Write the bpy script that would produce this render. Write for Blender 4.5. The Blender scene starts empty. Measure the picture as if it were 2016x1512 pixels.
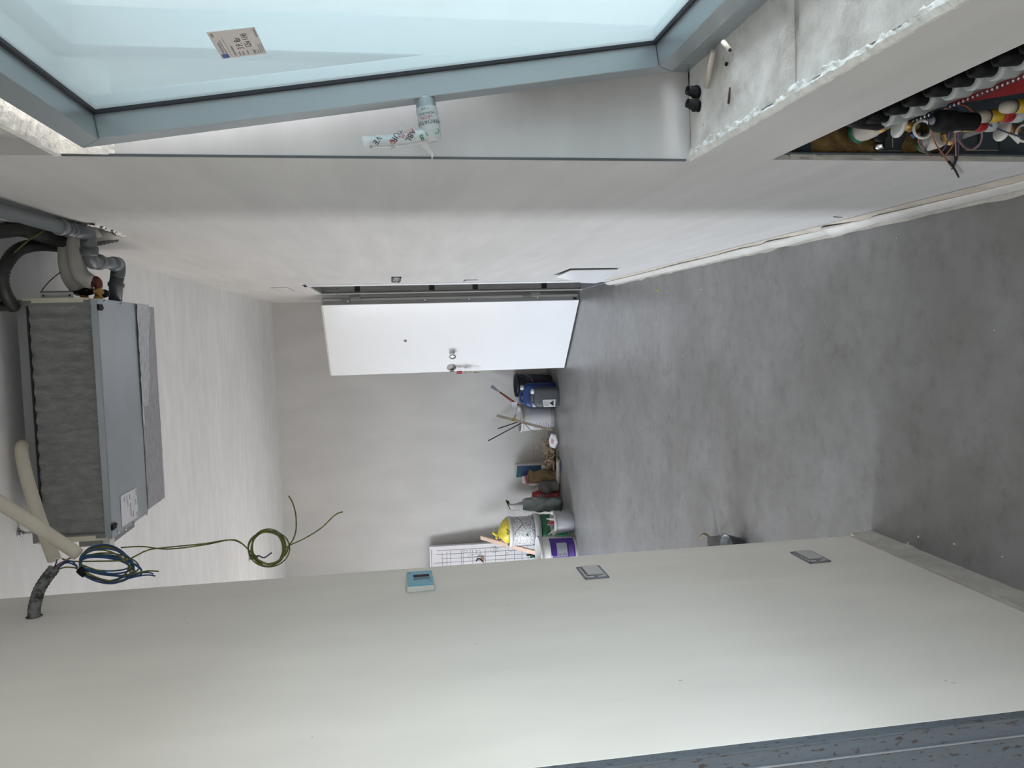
import bpy, bmesh, math, random
from mathutils import Vector, Matrix, noise

random.seed(7)
S = bpy.context.scene
C = S.collection
PI = math.pi

# ------------------------------------------------------------------ camera
cam = bpy.data.cameras.new('camera')
cam_o = bpy.data.objects.new('camera', cam)
C.objects.link(cam_o)
cx, cy, cz = Vector((-0.026858, -0.157035, -0.987228)), Vector((0.997316, 0.063077, -0.037165)), Vector((0.068108, -0.985577, 0.15492))
cam_o.matrix_world = Matrix(((cx.x, cy.x, cz.x, 0), (cx.y, cy.y, cz.y, 0), (cx.z, cy.z, cz.z, 1.57), (0, 0, 0, 1)))
cam.sensor_fit = 'HORIZONTAL'
cam.sensor_width = 36
cam.lens = 26.786
cam.clip_start = 0.02
S.camera = cam_o

# ------------------------------------------------------------------ overcast sky
world = bpy.data.worlds.new('overcast_sky')
S.world = world
world.use_nodes = True
nt = world.node_tree
nt.nodes.clear()
wo = nt.nodes.new('ShaderNodeOutputWorld')
bg = nt.nodes.new('ShaderNodeBackground')
tc = nt.nodes.new('ShaderNodeTexCoord')
sx = nt.nodes.new('ShaderNodeSeparateXYZ')
cr = nt.nodes.new('ShaderNodeValToRGB')
mr = nt.nodes.new('ShaderNodeMapRange')
mr.inputs['From Min'].default_value = -1
cr.color_ramp.elements[0].position = 0.47
cr.color_ramp.elements[0].color = (0.47, 0.44, 0.41, 1)
cr.color_ramp.elements[1].position = 0.53
cr.color_ramp.elements[1].color = (0.855, 0.92, 1.0, 1)
nt.links.new(tc.outputs['Generated'], sx.inputs[0])
nt.links.new(sx.outputs['Z'], mr.inputs['Value'])
nt.links.new(mr.outputs[0], cr.inputs[0])
nt.links.new(cr.outputs[0], bg.inputs['Color'])
bg.inputs['Strength'].default_value = 16.6
nt.links.new(bg.outputs[0], wo.inputs['Surface'])

def portal(name, loc, rot, sx_, sy_):
    l = bpy.data.lights.new(name, 'AREA')
    l.shape = 'RECTANGLE'
    l.size, l.size_y = sx_, sy_
    l.cycles.is_portal = True
    o = bpy.data.objects.new(name, l)
    o.location = loc
    o.rotation_euler = rot
    C.objects.link(o)
# portals only guide sky sampling through the window openings
portal('window_portal', (0.79, -0.25, 1.55), (0, PI / 2, 0), 1.2, 3.5)
portal('window_portal', (-3.55, 2.5, 1.15), (0, -PI / 2, 0), 2.3, .85)
portal('window_portal', (-3.55, 5.6, 1.15), (0, -PI / 2, 0), 2.3, 1.15)

S.view_settings.view_transform = 'Standard'
S.view_settings.look = 'None'
S.view_settings.exposure = 0.0
S.view_settings.gamma = 1.0
S.view_settings.use_curve_mapping = False

# ------------------------------------------------------------------ helpers
WL = {}          # world location of every object (no rotations are used on parents)

def wl(o):
    return WL[o.name] if o else Vector((0, 0, 0))

def tag(o, label=None, cat=None, group=None, kind=None):
    if label: o['label'] = label
    if cat: o['category'] = cat
    if group: o['group'] = group
    if kind: o['kind'] = kind
    return o

def thing(name, loc, label, cat, group=None, kind=None):
    o = bpy.data.objects.new(name, None)
    o.empty_display_size = 0.05
    C.objects.link(o)
    o.location = loc
    WL[o.name] = Vector(loc)
    return tag(o, label, cat, group, kind)

class B:
    """mesh builder, world coordinates, optional transform M"""
    def __init__(s):
        s.v, s.f, s.sm, s.M = [], [], [], None
    def add(s, vs, fs, smooth=False):
        n = len(s.v)
        for p in vs:
            p = Vector(p)
            if s.M: p = s.M @ p
            s.v.append(p)
        for f in fs:
            s.f.append([n + i for i in f]); s.sm.append(smooth)
        return s
    def box(s, x0, x1, y0, y1, z0, z1):
        x0, x1 = min(x0, x1), max(x0, x1); y0, y1 = min(y0, y1), max(y0, y1); z0, z1 = min(z0, z1), max(z0, z1)
        v = [(x0, y0, z0), (x1, y0, z0), (x1, y1, z0), (x0, y1, z0), (x0, y0, z1), (x1, y0, z1), (x1, y1, z1), (x0, y1, z1)]
        return s.add(v, [(0, 3, 2, 1), (4, 5, 6, 7), (0, 1, 5, 4), (1, 2, 6, 5), (2, 3, 7, 6), (3, 0, 4, 7)])
    def hexa(s, a, b):
        """two quads (4 points each) joined to a solid"""
        return s.add(list(a) + list(b), [(3, 2, 1, 0), (4, 5, 6, 7), (0, 1, 5, 4), (1, 2, 6, 5), (2, 3, 7, 6), (3, 0, 4, 7)])
    def prism(s, poly, off):
        n = len(poly); off = Vector(off)
        v = [Vector(p) for p in poly] + [Vector(p) + off for p in poly]
        f = [list(range(n))[::-1], list(range(n, 2 * n))] + [(i, (i + 1) % n, n + (i + 1) % n, n + i) for i in range(n)]
        return s.add(v, f)
    def bar(s, p0, p1, w, t, side=(0, 0, 1)):
        p0, p1 = Vector(p0), Vector(p1)
        d = (p1 - p0).normalized(); a = Vector(side); a = (a - d * a.dot(d)).normalized(); b = d.cross(a)
        q = lambda p: [p + a * w / 2 + b * t / 2, p - a * w / 2 + b * t / 2, p - a * w / 2 - b * t / 2, p + a * w / 2 - b * t / 2]
        return s.hexa(q(p0), q(p1))
    def tube(s, pts, r, n=10, smooth=True, cap=True):
        pts = [Vector(p) for p in pts]
        m = len(pts)
        rr = r if isinstance(r, (list, tuple)) else [r] * m
        t0 = (pts[1] - pts[0]).normalized()
        a = Vector((0, 0, 1)) if abs(t0.z) < .9 else Vector((1, 0, 0))
        u = (a - t0 * a.dot(t0)).normalized()
        vs = []
        for i, p in enumerate(pts):
            t = (pts[min(i + 1, m - 1)] - pts[max(i - 1, 0)])
            t = t.normalized() if t.length > 1e-9 else t0
            u = u - t * u.dot(t)
            u = u.normalized() if u.length > 1e-6 else t.orthogonal().normalized()
            w = t.cross(u)
            for k in range(n):
                an = 2 * PI * k / n
                vs.append(p + (u * math.cos(an) + w * math.sin(an)) * rr[i])
        fs = []
        for i in range(m - 1):
            for k in range(n):
                k2 = (k + 1) % n
                fs.append((i * n + k, i * n + k2, (i + 1) * n + k2, (i + 1) * n + k))
        s.add(vs, fs, smooth)
        if cap:
            b0 = len(s.v) - len(vs)
            s.f.append([b0 + k for k in range(n)][::-1]); s.sm.append(False)
            s.f.append([b0 + (m - 1) * n + k for k in range(n)]); s.sm.append(False)
        return s
    def cyl(s, p0, p1, r0, r1=None, n=18, smooth=True):
        return s.tube([p0, p1], [r0, r0 if r1 is None else r1], n, smooth)
    def lathe(s, prof, o, axis=(0, 0, 1), n=24, smooth=True, close=True):
        """prof: (r, h) pairs along axis from origin o"""
        o = Vector(o); ax = Vector(axis).normalized(); u = ax.orthogonal().normalized(); w = ax.cross(u)
        vs, fs = [], []
        for (r, h) in prof:
            for k in range(n):
                an = 2 * PI * k / n
                vs.append(o + ax * h + (u * math.cos(an) + w * math.sin(an)) * max(r, 1e-5))
        for i in range(len(prof) - 1):
            for k in range(n):
                k2 = (k + 1) % n
                fs.append((i * n + k, i * n + k2, (i + 1) * n + k2, (i + 1) * n + k))
        s.add(vs, fs, smooth)
        if close:
            b0 = len(s.v) - len(vs)
            s.f.append([b0 + k for k in range(n)][::-1]); s.sm.append(False)
            s.f.append([b0 + (len(prof) - 1) * n + k for k in range(n)]); s.sm.append(False)
        return s
    def ball(s, c, rx, ry=None, rz=None, n=14, m=8):
        ry = rx if ry is None else ry; rz = rx if rz is None else rz; c = Vector(c)
        vs = [c + Vector((rx * math.sin(PI * i / m) * math.cos(2 * PI * k / n), ry * math.sin(PI * i / m) * math.sin(2 * PI * k / n), rz * math.cos(PI * i / m))) for i in range(m + 1) for k in range(n)]
        fs = [(i * n + k, (i + 1) * n + k, (i + 1) * n + (k + 1) % n, i * n + (k + 1) % n) for i in range(m) for k in range(n)]
        return s.add(vs, fs, True)
    def grid(s, fn, nu, nv, smooth=True):
        vs = [fn(i / nu, j / nv) for j in range(nv + 1) for i in range(nu + 1)]
        fs = [(j * (nu + 1) + i, j * (nu + 1) + i + 1, (j + 1) * (nu + 1) + i + 1, (j + 1) * (nu + 1) + i) for j in range(nv) for i in range(nu)]
        return s.add(vs, fs, smooth)
    def build(s, name, mat, parent=None, label=None, kind=None, bevel=0, seg=1, cat=None, group=None, fix=True):
        me = bpy.data.meshes.new(name)
        o0 = wl(parent)
        base = Vector((0, 0, 0))
        if parent is None and s.v and kind is None:
            xs = [v.x for v in s.v]; ys = [v.y for v in s.v]; zs = [v.z for v in s.v]
            base = Vector(((min(xs) + max(xs)) / 2, (min(ys) + max(ys)) / 2, min(zs)))
            o0 = base
        me.from_pydata([tuple(v - o0) for v in s.v], [], s.f)
        me.polygons.foreach_set('use_smooth', s.sm)
        if fix or bevel:
            bm = bmesh.new(); bm.from_mesh(me)
            if bevel:
                es = [e for e in bm.edges if e.is_manifold and e.calc_face_angle(0) > 0.6]
                bmesh.ops.bevel(bm, geom=es, offset=bevel, segments=seg, profile=0.6, affect='EDGES', clamp_overlap=True)
            bmesh.ops.recalc_face_normals(bm, faces=bm.faces)
            bm.to_mesh(me); bm.free()
        me.update()
        if mat is not None: me.materials.append(mat)
        o = bpy.data.objects.new(name, me)
        C.objects.link(o)
        if parent is not None: o.parent = parent
        else: o.location = base
        WL[o.name] = wl(parent) if parent is not None else base
        return tag(o, label, cat, group, kind)

def spline(pts, n=8):
    """Catmull-Rom through the points"""
    P = [Vector(p) for p in pts]
    P = [P[0] * 2 - P[1]] + P + [P[-1] * 2 - P[-2]]
    out = []
    for i in range(1, len(P) - 2):
        for k in range(n):
            t = k / n
            a, b, c, d = P[i - 1], P[i], P[i + 1], P[i + 2]
            out.append(0.5 * ((2 * b) + (c - a) * t + (2 * a - 5 * b + 4 * c - d) * t * t + (3 * b - a - 3 * c + d) * t ** 3))
    out.append(P[-2])
    return out

def ridged(pts, r, n=8, amp=.12, step=.004, **k):
    """corrugated hose rings along a path"""
    P = spline(pts, n)
    L = [0]
    for i in range(1, len(P)): L.append(L[-1] + (P[i] - P[i - 1]).length)
    m = max(4, int(L[-1] / step)); out = []; j = 0
    for i in range(m + 1):
        t = L[-1] * i / m
        while j < len(L) - 2 and L[j + 1] < t: j += 1
        f = (t - L[j]) / max(1e-9, L[j + 1] - L[j])
        out.append(P[j].lerp(P[j + 1], min(1, f)))
    rr = [r * (1 + (amp if i % 2 else -amp)) for i in range(m + 1)]
    return out, rr

_tc = {}
def text_geo(s, size):
    key = s
    if key not in _tc:
        cu = bpy.data.curves.new('lettering', 'FONT')
        cu.body = s; cu.size = 1; cu.align_x = 'CENTER'; cu.align_y = 'CENTER'; cu.resolution_u = 2
        ob = bpy.data.objects.new('lettering', cu)
        C.objects.link(ob)
        dg = bpy.context.evaluated_depsgraph_get()
        me = bpy.data.meshes.new_from_object(ob.evaluated_get(dg))
        _tc[key] = ([v.co.copy() for v in me.vertices], [list(p.vertices) for p in me.polygons])
        bpy.data.objects.remove(ob); bpy.data.curves.remove(cu); bpy.data.meshes.remove(me)
    v, f = _tc[key]
    return [(p.x * size, p.y * size) for p in v], f

def write(b, s, o, U, V, size, sx=1.0):
    o, U, V = Vector(o), Vector(U).normalized(), Vector(V).normalized()
    v, f = text_geo(s, size)
    b.add([o + U * x * sx + V * y for x, y in v], f)

# ------------------------------------------------------------------ materials
MATS = {}
def mat(name, col, rough=.6, metal=0.0, var=0.0, scale=8, bump=0.0, bscale=40, spec=.5, stretch=None, col2=None, detail=4, trans=0, coat=0, lo=.35, hi=.65):
    m = bpy.data.materials.new(name); m.use_nodes = True
    nt = m.node_tree; p = nt.nodes['Principled BSDF']
    p.inputs['Base Color'].default_value = (*col, 1); p.inputs['Roughness'].default_value = rough
    p.inputs['Metallic'].default_value = metal; p.inputs['Specular IOR Level'].default_value = spec
    if coat: p.inputs['Coat Weight'].default_value = coat
    if var or col2 or bump:
        tc = nt.nodes.new('ShaderNodeTexCoord'); mp = nt.nodes.new('ShaderNodeMapping')
        nt.links.new(tc.outputs['Object'], mp.inputs[0])
        if stretch: mp.inputs['Scale'].default_value = stretch
    if var or col2:
        n = nt.nodes.new('ShaderNodeTexNoise'); n.inputs['Scale'].default_value = scale; n.inputs['Detail'].default_value = detail
        n.inputs['Roughness'].default_value = .6
        r = nt.nodes.new('ShaderNodeValToRGB')
        c2 = col2 or tuple(max(0, c * (1 - var)) for c in col)
        c1 = col if col2 else tuple(min(1, c * (1 + var)) for c in col)
        r.color_ramp.elements[0].color = (*c2, 1); r.color_ramp.elements[1].color = (*c1, 1)
        r.color_ramp.elements[0].position = lo; r.color_ramp.elements[1].position = hi
        nt.links.new(mp.outputs[0], n.inputs['Vector']); nt.links.new(n.outputs['Fac'], r.inputs[0]); nt.links.new(r.outputs[0], p.inputs['Base Color'])
    if bump:
        n2 = nt.nodes.new('ShaderNodeTexNoise'); n2.inputs['Scale'].default_value = bscale; n2.inputs['Detail'].default_value = 5
        bp = nt.nodes.new('ShaderNodeBump'); bp.inputs['Strength'].default_value = bump; bp.inputs['Distance'].default_value = .01
        nt.links.new(mp.outputs[0], n2.inputs['Vector']); nt.links.new(n2.outputs['Fac'], bp.inputs['Height']); nt.links.new(bp.outputs[0], p.inputs['Normal'])
    MATS[name] = m
    return m

def mix_rgb(nt, fac, a, b, mode='MIX'):
    n = nt.nodes.new('ShaderNodeMix'); n.data_type = 'RGBA'; n.blend_type = mode
    for sock, v in ((n.inputs[0], fac), (n.inputs[6], a), (n.inputs[7], b)):
        if hasattr(v, 'is_output'): nt.links.new(v, sock)
        elif isinstance(v, tuple): sock.default_value = (*v, 1)
        else: sock.default_value = v
    return n.outputs[2]

def plaster(name, col, streak=(1, 1, 4)):
    """trowelled skim plaster: faint clouds, stretched trowel marks, a few dark specks, low relief"""
    m = bpy.data.materials.new(name); m.use_nodes = True
    nt = m.node_tree; p = nt.nodes['Principled BSDF']
    p.inputs['Roughness'].default_value = .75; p.inputs['Specular IOR Level'].default_value = .3
    tc = nt.nodes.new('ShaderNodeTexCoord')
    def nz(scale, st=(1, 1, 1), det=4):
        mp = nt.nodes.new('ShaderNodeMapping'); mp.inputs['Scale'].default_value = st
        n = nt.nodes.new('ShaderNodeTexNoise'); n.inputs['Scale'].default_value = scale; n.inputs['Detail'].default_value = det
        nt.links.new(tc.outputs['Object'], mp.inputs[0]); nt.links.new(mp.outputs[0], n.inputs['Vector'])
        return n.outputs['Fac']
    def ramp(s, lo, hi, c0, c1):
        r = nt.nodes.new('ShaderNodeValToRGB'); r.color_ramp.elements[0].position = lo; r.color_ramp.elements[1].position = hi
        r.color_ramp.elements[0].color = (*c0, 1); r.color_ramp.elements[1].color = (*c1, 1)
        nt.links.new(s, r.inputs[0]); return r.outputs[0]
    k = lambda f: tuple(min(1, c * f) for c in col)
    c = ramp(nz(1.6), .3, .7, k(.955), k(1.03))
    st = ramp(nz(5, streak, 5), .35, .7, (.95, .95, .95), (1.04, 1.04, 1.04))
    c = mix_rgb(nt, 1.0, c, st, 'MULTIPLY')
    sp = ramp(nz(42, (1, 1, 1), 1), .155, .185, (.45, .44, .43), (1, 1, 1))
    c = mix_rgb(nt, .8, c, sp, 'MULTIPLY')
    nt.links.new(c, p.inputs['Base Color'])
    bp = nt.nodes.new('ShaderNodeBump'); bp.inputs['Strength'].default_value = .12; bp.inputs['Distance'].default_value = .01
    nt.links.new(nz(9, streak, 6), bp.inputs['Height']); nt.links.new(bp.outputs[0], p.inputs['Normal'])
    return m

def concrete(name, dark, light, scale=2.2, r0=.27, r1=.42):
    m = bpy.data.materials.new(name); m.use_nodes = True
    nt = m.node_tree; p = nt.nodes['Principled BSDF']
    p.inputs['Roughness'].default_value = .5; p.inputs['Specular IOR Level'].default_value = 1.0
    tc = nt.nodes.new('ShaderNodeTexCoord')
    def nz(scale, det=6, ro=.6, st=(1, 1, 1)):
        mp = nt.nodes.new('ShaderNodeMapping'); mp.inputs['Scale'].default_value = st
        n = nt.nodes.new('ShaderNodeTexNoise'); n.inputs['Scale'].default_value = scale; n.inputs['Detail'].default_value = det; n.inputs['Roughness'].default_value = ro
        nt.links.new(tc.outputs['Object'], mp.inputs[0]); nt.links.new(mp.outputs[0], n.inputs['Vector'])
        return n.outputs['Fac']
    def ramp(s, lo, hi, c0, c1):
        r = nt.nodes.new('ShaderNodeValToRGB'); r.color_ramp.elements[0].position = lo; r.color_ramp.elements[1].position = hi
        r.color_ramp.elements[0].color = (*c0, 1); r.color_ramp.elements[1].color = (*c1, 1)
        nt.links.new(s, r.inputs[0]); return r.outputs[0]
    c = ramp(nz(scale), .32, .68, dark, light)
    c = mix_rgb(nt, 1.0, c, ramp(nz(14, 6), .3, .62, (.86, .86, .86), (1.03, 1.03, 1.03)), 'MULTIPLY')
    c = mix_rgb(nt, .75, c, ramp(nz(7, 8, .78), .30, .47, (.70, .69, .67), (1, 1, 1)), 'MULTIPLY')
    c = mix_rgb(nt, .7, c, ramp(nz(60, 1), .17, .20, (.5, .48, .46), (1, 1, 1)), 'MULTIPLY')
    nt.links.new(c, p.inputs['Base Color'])
    bp = nt.nodes.new('ShaderNodeBump'); bp.inputs['Strength'].default_value = .22; bp.inputs['Distance'].default_value = .01
    nt.links.new(nz(22, 8, .7), bp.inputs['Height']); nt.links.new(bp.outputs[0], p.inputs['Normal'])
    p.inputs['Roughness'].default_value = (r0 + r1) / 2
    return m

M_wall = plaster('skim_plaster', (.575, .57, .56), (1, 1, .35))
M_wall_s = plaster('skim_plaster_stub', (.84, .80, .735), (1, 1, .35))
M_wall_r = plaster('skim_plaster_right', (.55, .546, .542), (1, .35, 3))
M_ceil = plaster('ceiling_plaster', (.80, .80, .80), (1, 3, 1))
M_floor = concrete('screed', (.182, .179, .174), (.268, .27, .273))
M_sill = concrete('raw_concrete', (.47, .43, .38), (.90, .89, .865), 5, .85, .95)
for n_ in M_sill.node_tree.nodes:
    if n_.type == 'BUMP': n_.inputs['Strength'].default_value = .6
M_crust = mat('broken_plaster', (.74, .73, .70), .9, var=.12, scale=30, bump=.8, bscale=60)
M_gyp = mat('gypsum_strip', (.55, .53, .49), .85, var=.12, scale=14, bump=.4, bscale=50)
M_foam = mat('edge_foam', (.55, .50, .43), .7, var=.12, scale=10)
M_film = mat('white_film', (.62, .61, .58), .45, var=.06, scale=20, spec=.5)
M_dark = mat('dark_void', (.02, .02, .02), .9)
M_alu = mat('satin_aluminium', (.315, .355, .375), .30, metal=.35, var=.04, scale=3, spec=.5)
M_gask = mat('black_gasket', (.012, .014, .02), .6)
M_galv = mat('galvanised_steel', (.42, .455, .49), .42, metal=.7, var=.04, scale=7)
M_galv_old = mat('spattered_galvanised_steel', (.125, .148, .168), .6, metal=.2, col2=(.07, .058, .05), scale=125, detail=5, lo=.36, hi=.42, bump=.5, bscale=80, stretch=(1, 1, .4))
M_pvc = mat('grey_pvc', (.085, .095, .103), .38, spec=.5)
M_pvc_l = mat('light_grey_pvc', (.135, .155, .172), .36, spec=.5)
M_ins = mat('white_insulation', (.52, .50, .46), .7, var=.08, scale=12)
M_cream = mat('cream_insulation', (.66, .60, .50), .75, var=.06, scale=10)
M_creamstrip = mat('cream_foam_strip', (.66, .63, .50), .7)
M_corr = mat('black_corrugated', (.022, .022, .022), .5, var=.3, scale=60)
M_corr_dusty = mat('dusty_conduit', (.20, .20, .195), .8, col2=(.035, .035, .035), scale=45, detail=6, bump=.4, lo=.42, hi=.6)
M_brass = mat('brass', (.42, .25, .09), .35, metal=.85, var=.15, scale=30)
M_copper_red = mat('red_brass_elbow', (.13, .03, .022), .4, metal=.3, var=.15, scale=40)
M_filter = mat('grey_filter_fleece', (.29, .295, .29), .95, var=.16, scale=26, bump=.7, bscale=90, stretch=(2.2, 1, .9), spec=.1, detail=7)
M_filter_frame = mat('grey_steel_frame', (.235, .24, .24), .5, metal=.2)
M_foil = mat('foil_tape', (.72, .73, .76), .33, metal=.7, var=.10, scale=30, bump=1.0, bscale=45, stretch=(1.2, 3, 3))
M_foil_rib = mat('ribbed_foil', (.50, .50, .53), .42, metal=.55, var=.15, scale=30, bump=.6, bscale=60, stretch=(1, 8, 8))
M_black = mat('black_plastic', (.007, .007, .008), .55, spec=.2)
M_rubber = mat('dark_rubber', (.010, .0105, .012), .6, spec=.2)
M_label = mat('white_label', (.66, .66, .70), .5)
M_ink = mat('black_ink', (.02, .02, .022), .6)
M_ink_g = mat('grey_ink', (.22, .22, .26), .6)
M_ink_b = mat('blue_ink', (.03, .10, .30), .6)
M_sticker = mat('paper_sticker', (.62, .585, .55), .7)
M_blue_w = mat('blue_wire', (.012, .055, .17), .35)
M_teal_w = mat('light_blue_wire', (.02, .13, .22), .35)
M_yg_w = mat('yellow_green_wire', (.19, .18, .028), .35, col2=(.05, .085, .02), scale=60, stretch=(1, 1, 1))
M_brown_w = mat('brown_wire', (.06, .035, .02), .4)
M_orange_w = mat('orange_wire', (.36, .10, .035), .4)
M_purple_w = mat('purple_wire', (.06, .045, .12), .4)
M_pink_w = mat('copper_pink_wire', (.30, .15, .12), .4)
M_white = mat('white_plastic', (.70, .70, .68), .4)
M_offwhite = mat('ivory_plastic', (.56, .555, .54), .4)
M_door = mat('white_lacquer', (.80, .82, .85), .22, spec=.5, var=.012, scale=3)
M_doorgrey = mat('grey_door_edge', (.30, .30, .285), .45, var=.05, scale=5)
M_chrome = mat('chrome', (.75, .76, .78), .12, metal=1)
M_keyred = mat('red_key_tag', (.30, .015, .012), .35)
M_keymetal = mat('key_metal', (.28, .27, .24), .35, metal=.9)
M_cyan = mat('thermostat_film', (.15, .43, .55), .3)
M_lcd = mat('thermostat_display', (.012, .022, .04), .2)
M_lcd2 = mat('thermostat_buttons', (.04, .12, .18), .25)
M_bluejc = mat('blue_hdpe', (.010, .040, .17), .35, var=.1, scale=6)
M_greyjc = mat('grey_hdpe', (.075, .085, .095), .45, var=.06, scale=5)
M_bucketblk = mat('black_bucket_plastic', (.018, .022, .032), .5, var=.25, scale=30)
M_bucketw = mat('white_bucket_plastic', (.56, .56, .55), .4, var=.05, scale=8)
M_bucketg = mat('green_print', (.012, .12, .055), .4, var=.2, scale=14)
M_purple = mat('purple_print', (.060, .016, .22), .35, var=.08, scale=14)
M_clear = mat('cloudy_tub_plastic', (.36, .36, .39), .3, var=.1, scale=9)
M_wood = mat('weathered_wood', (.25, .205, .155), .8, var=.25, scale=10, stretch=(6, 6, .8), bump=.3)
M_wood_new = mat('fresh_wood', (.68, .50, .40), .6, var=.08, scale=8, stretch=(6, 6, .8))
M_wood_dk = mat('shaded_wood_face', (.28, .21, .16), .7, var=.12, scale=8, stretch=(6, 6, .8))
M_kraft = mat('kraft_paper', (.16, .105, .055), .85, var=.25, scale=9, bump=.5, bscale=18)
M_sack = mat('grey_sack', (.105, .098, .095), .7, var=.25, scale=8, bump=.5, bscale=16)
M_sackr = mat('red_sack', (.33, .045, .04), .55, var=.15, scale=10, bump=.4, bscale=18)
M_sackw = mat('white_sack', (.52, .50, .49), .6, var=.12, scale=10, bump=.5, bscale=18)
M_plasticbag = mat('grey_green_plastic_bag', (.20, .235, .235), .3, var=.35, scale=7, bump=.8, bscale=14, stretch=(3, 3, 1))
M_yellowbag = mat('yellow_plastic_bag', (.62, .52, .06), .4, var=.15, scale=9, bump=.6, bscale=18)
M_rope = mat('tan_rope', (.36, .27, .18), .8, var=.25, scale=60)
M_redprint = mat('red_print', (.42, .06, .07), .5)
M_pinkprint = mat('faded_pink_print', (.52, .22, .24), .6)
M_slab = mat('offcut_face', (.50, .50, .51), .7, var=.06, scale=10)
M_slab_e = mat('offcut_edge', (.20, .165, .115), .8, var=.2, scale=14)
M_navy = mat('navy_sheet', (.045, .055, .10), .55)
M_teal = mat('teal_box_print', (.022, .15, .14), .5, col2=(.03, .05, .18), scale=5)
M_foamboard = mat('white_foam_board', (.70, .69, .72), .7, var=.04, scale=14)
M_paintred = mat('red_handle', (.22, .04, .022), .5)
M_iron = mat('dark_iron', (.025, .024, .024), .5, metal=.5)
M_rust = mat('rusty_steel', (.10, .035, .025), .8, var=.3, scale=40)
M_cabinet = mat('blue_grey_cabinet_paint', (.045, .062, .073), .5, col2=(.17, .155, .13), scale=22, detail=5, lo=.24, hi=.34)
M_pufoam = mat('brown_pu_foam', (.15, .092, .03), .85, var=.4, scale=22, bump=.9, bscale=40)
M_green = mat('green_gasket', (.01, .12, .06), .5)
M_red = mat('red_plate', (.30, .006, .010), .4)
M_amber = mat('yellow_float', (.45, .30, .012), .35)
M_cap = mat('milky_cap', (.46, .43, .36), .35)
M_manif = mat('grey_manifold_bar', (.17, .175, .175), .45, metal=.4, var=.15, scale=40)
M_capw = mat('white_valve_cap', (.40, .43, .43), .4)
M_silver = mat('zinc_screw', (.55, .56, .58), .35, metal=.9)
M_tape_y = mat('ochre_tape', (.20, .15, .022), .5, var=.2, scale=20)

# tinted dusty double glazing: part clear, part scattering, mirrors at grazing angles
M_glass = bpy.data.materials.new('tinted_glass'); M_glass.use_nodes = True
nt = M_glass.node_tree; nt.nodes.clear()
go = nt.nodes.new('ShaderNodeOutputMaterial'); tl = nt.nodes.new('ShaderNodeBsdfTranslucent'); gl = nt.nodes.new('ShaderNodeBsdfGlossy'); tr = nt.nodes.new('ShaderNodeBsdfTransparent')
lw = nt.nodes.new('ShaderNodeLayerWeight'); ms = nt.nodes.new('ShaderNodeMixShader'); m0 = nt.nodes.new('ShaderNodeMixShader')
tl.inputs['Color'].default_value = (.135, .166, .172, 1); tr.inputs['Color'].default_value = (.165, .213, .219, 1)
gl.inputs['Color'].default_value = (.9, .95, .95, 1); gl.inputs['Roughness'].default_value = .06
lw.inputs['Blend'].default_value = .12; m0.inputs[0].default_value = .45
nt.links.new(tr.outputs[0], m0.inputs[1]); nt.links.new(tl.outputs[0], m0.inputs[2])
nt.links.new(lw.outputs['Fresnel'], ms.inputs[0]); nt.links.new(m0.outputs[0], ms.inputs[1]); nt.links.new(gl.outputs[0], ms.inputs[2]); nt.links.new(ms.outputs[0], go.inputs['Surface'])

# thin crinkled clear film
M_clearfilm = bpy.data.materials.new('clear_film'); M_clearfilm.use_nodes = True
nt = M_clearfilm.node_tree; nt.nodes.clear()
go = nt.nodes.new('ShaderNodeOutputMaterial'); tr = nt.nodes.new('ShaderNodeBsdfTransparent'); gl = nt.nodes.new('ShaderNodeBsdfPrincipled'); ms = nt.nodes.new('ShaderNodeMixShader')
gl.inputs['Base Color'].default_value = (.78, .80, .80, 1); gl.inputs['Roughness'].default_value = .15
ms.inputs[0].default_value = .5
nt.links.new(tr.outputs[0], ms.inputs[1]); nt.links.new(gl.outputs[0], ms.inputs[2]); nt.links.new(ms.outputs[0], go.inputs['Surface'])


# =================================================================== SETTING
XR = 0.337          # face of the right wall
ZC = 2.68           # ceiling

def struct(b, name, m, parent=None, **k):
    return b.build(name, m, parent, kind=None if parent else 'structure', **k)

# floor / ceiling
struct(B().box(-3.6, 1.9, -2.4, 7.95, -.12, 0), 'floor', M_floor)
struct(B().box(-3.6, 1.9, -2.4, 7.95, ZC, ZC + .12), 'ceiling', M_ceil)

# right wall, cut out cell by cell: window, shutter recess, manifold niche, pipe hole, meter hatch, door
holes = [  # y0, y1, z0, z1, depth (None = right through)
    (-2.0, 1.497, .952, 2.141, None),  # unglazed stretch behind the camera is added, to light the stub wall
    (-.95, 1.497, 2.150, 2.47, .03),
    (.50, 1.481, .10, .787, .145),
    (2.33, 2.53, 2.385, 2.445, .07),
    (4.09, 4.54, .30, .588, .09),
    (5.19, 6.15, 0, 2.092, None)]
ys = sorted({-2.4, 7.95, *[h[0] for h in holes], *[h[1] for h in holes]})
zs = sorted({0, ZC, *[h[2] for h in holes], *[h[3] for h in holes]})
def depth(y, z):
    for h in holes:
        if h[0] < y < h[1] and h[2] < z < h[3]: return 9 if h[4] is None else h[4]
    return 0
w = B()
for j in range(len(zs) - 1):
    i = 0
    while i < len(ys) - 1:
        zc = (zs[j] + zs[j + 1]) / 2
        d = depth((ys[i] + ys[i + 1]) / 2, zc); k = i
        while k + 1 < len(ys) - 1 and depth((ys[k + 1] + ys[k + 2]) / 2, zc) == d: k += 1
        if d < 9: w.box(XR + d, XR + .43, ys[i], ys[k + 1], zs[j], zs[j + 1])
        i = k + 1
struct(w, 'wall_right', M_wall_r)

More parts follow.
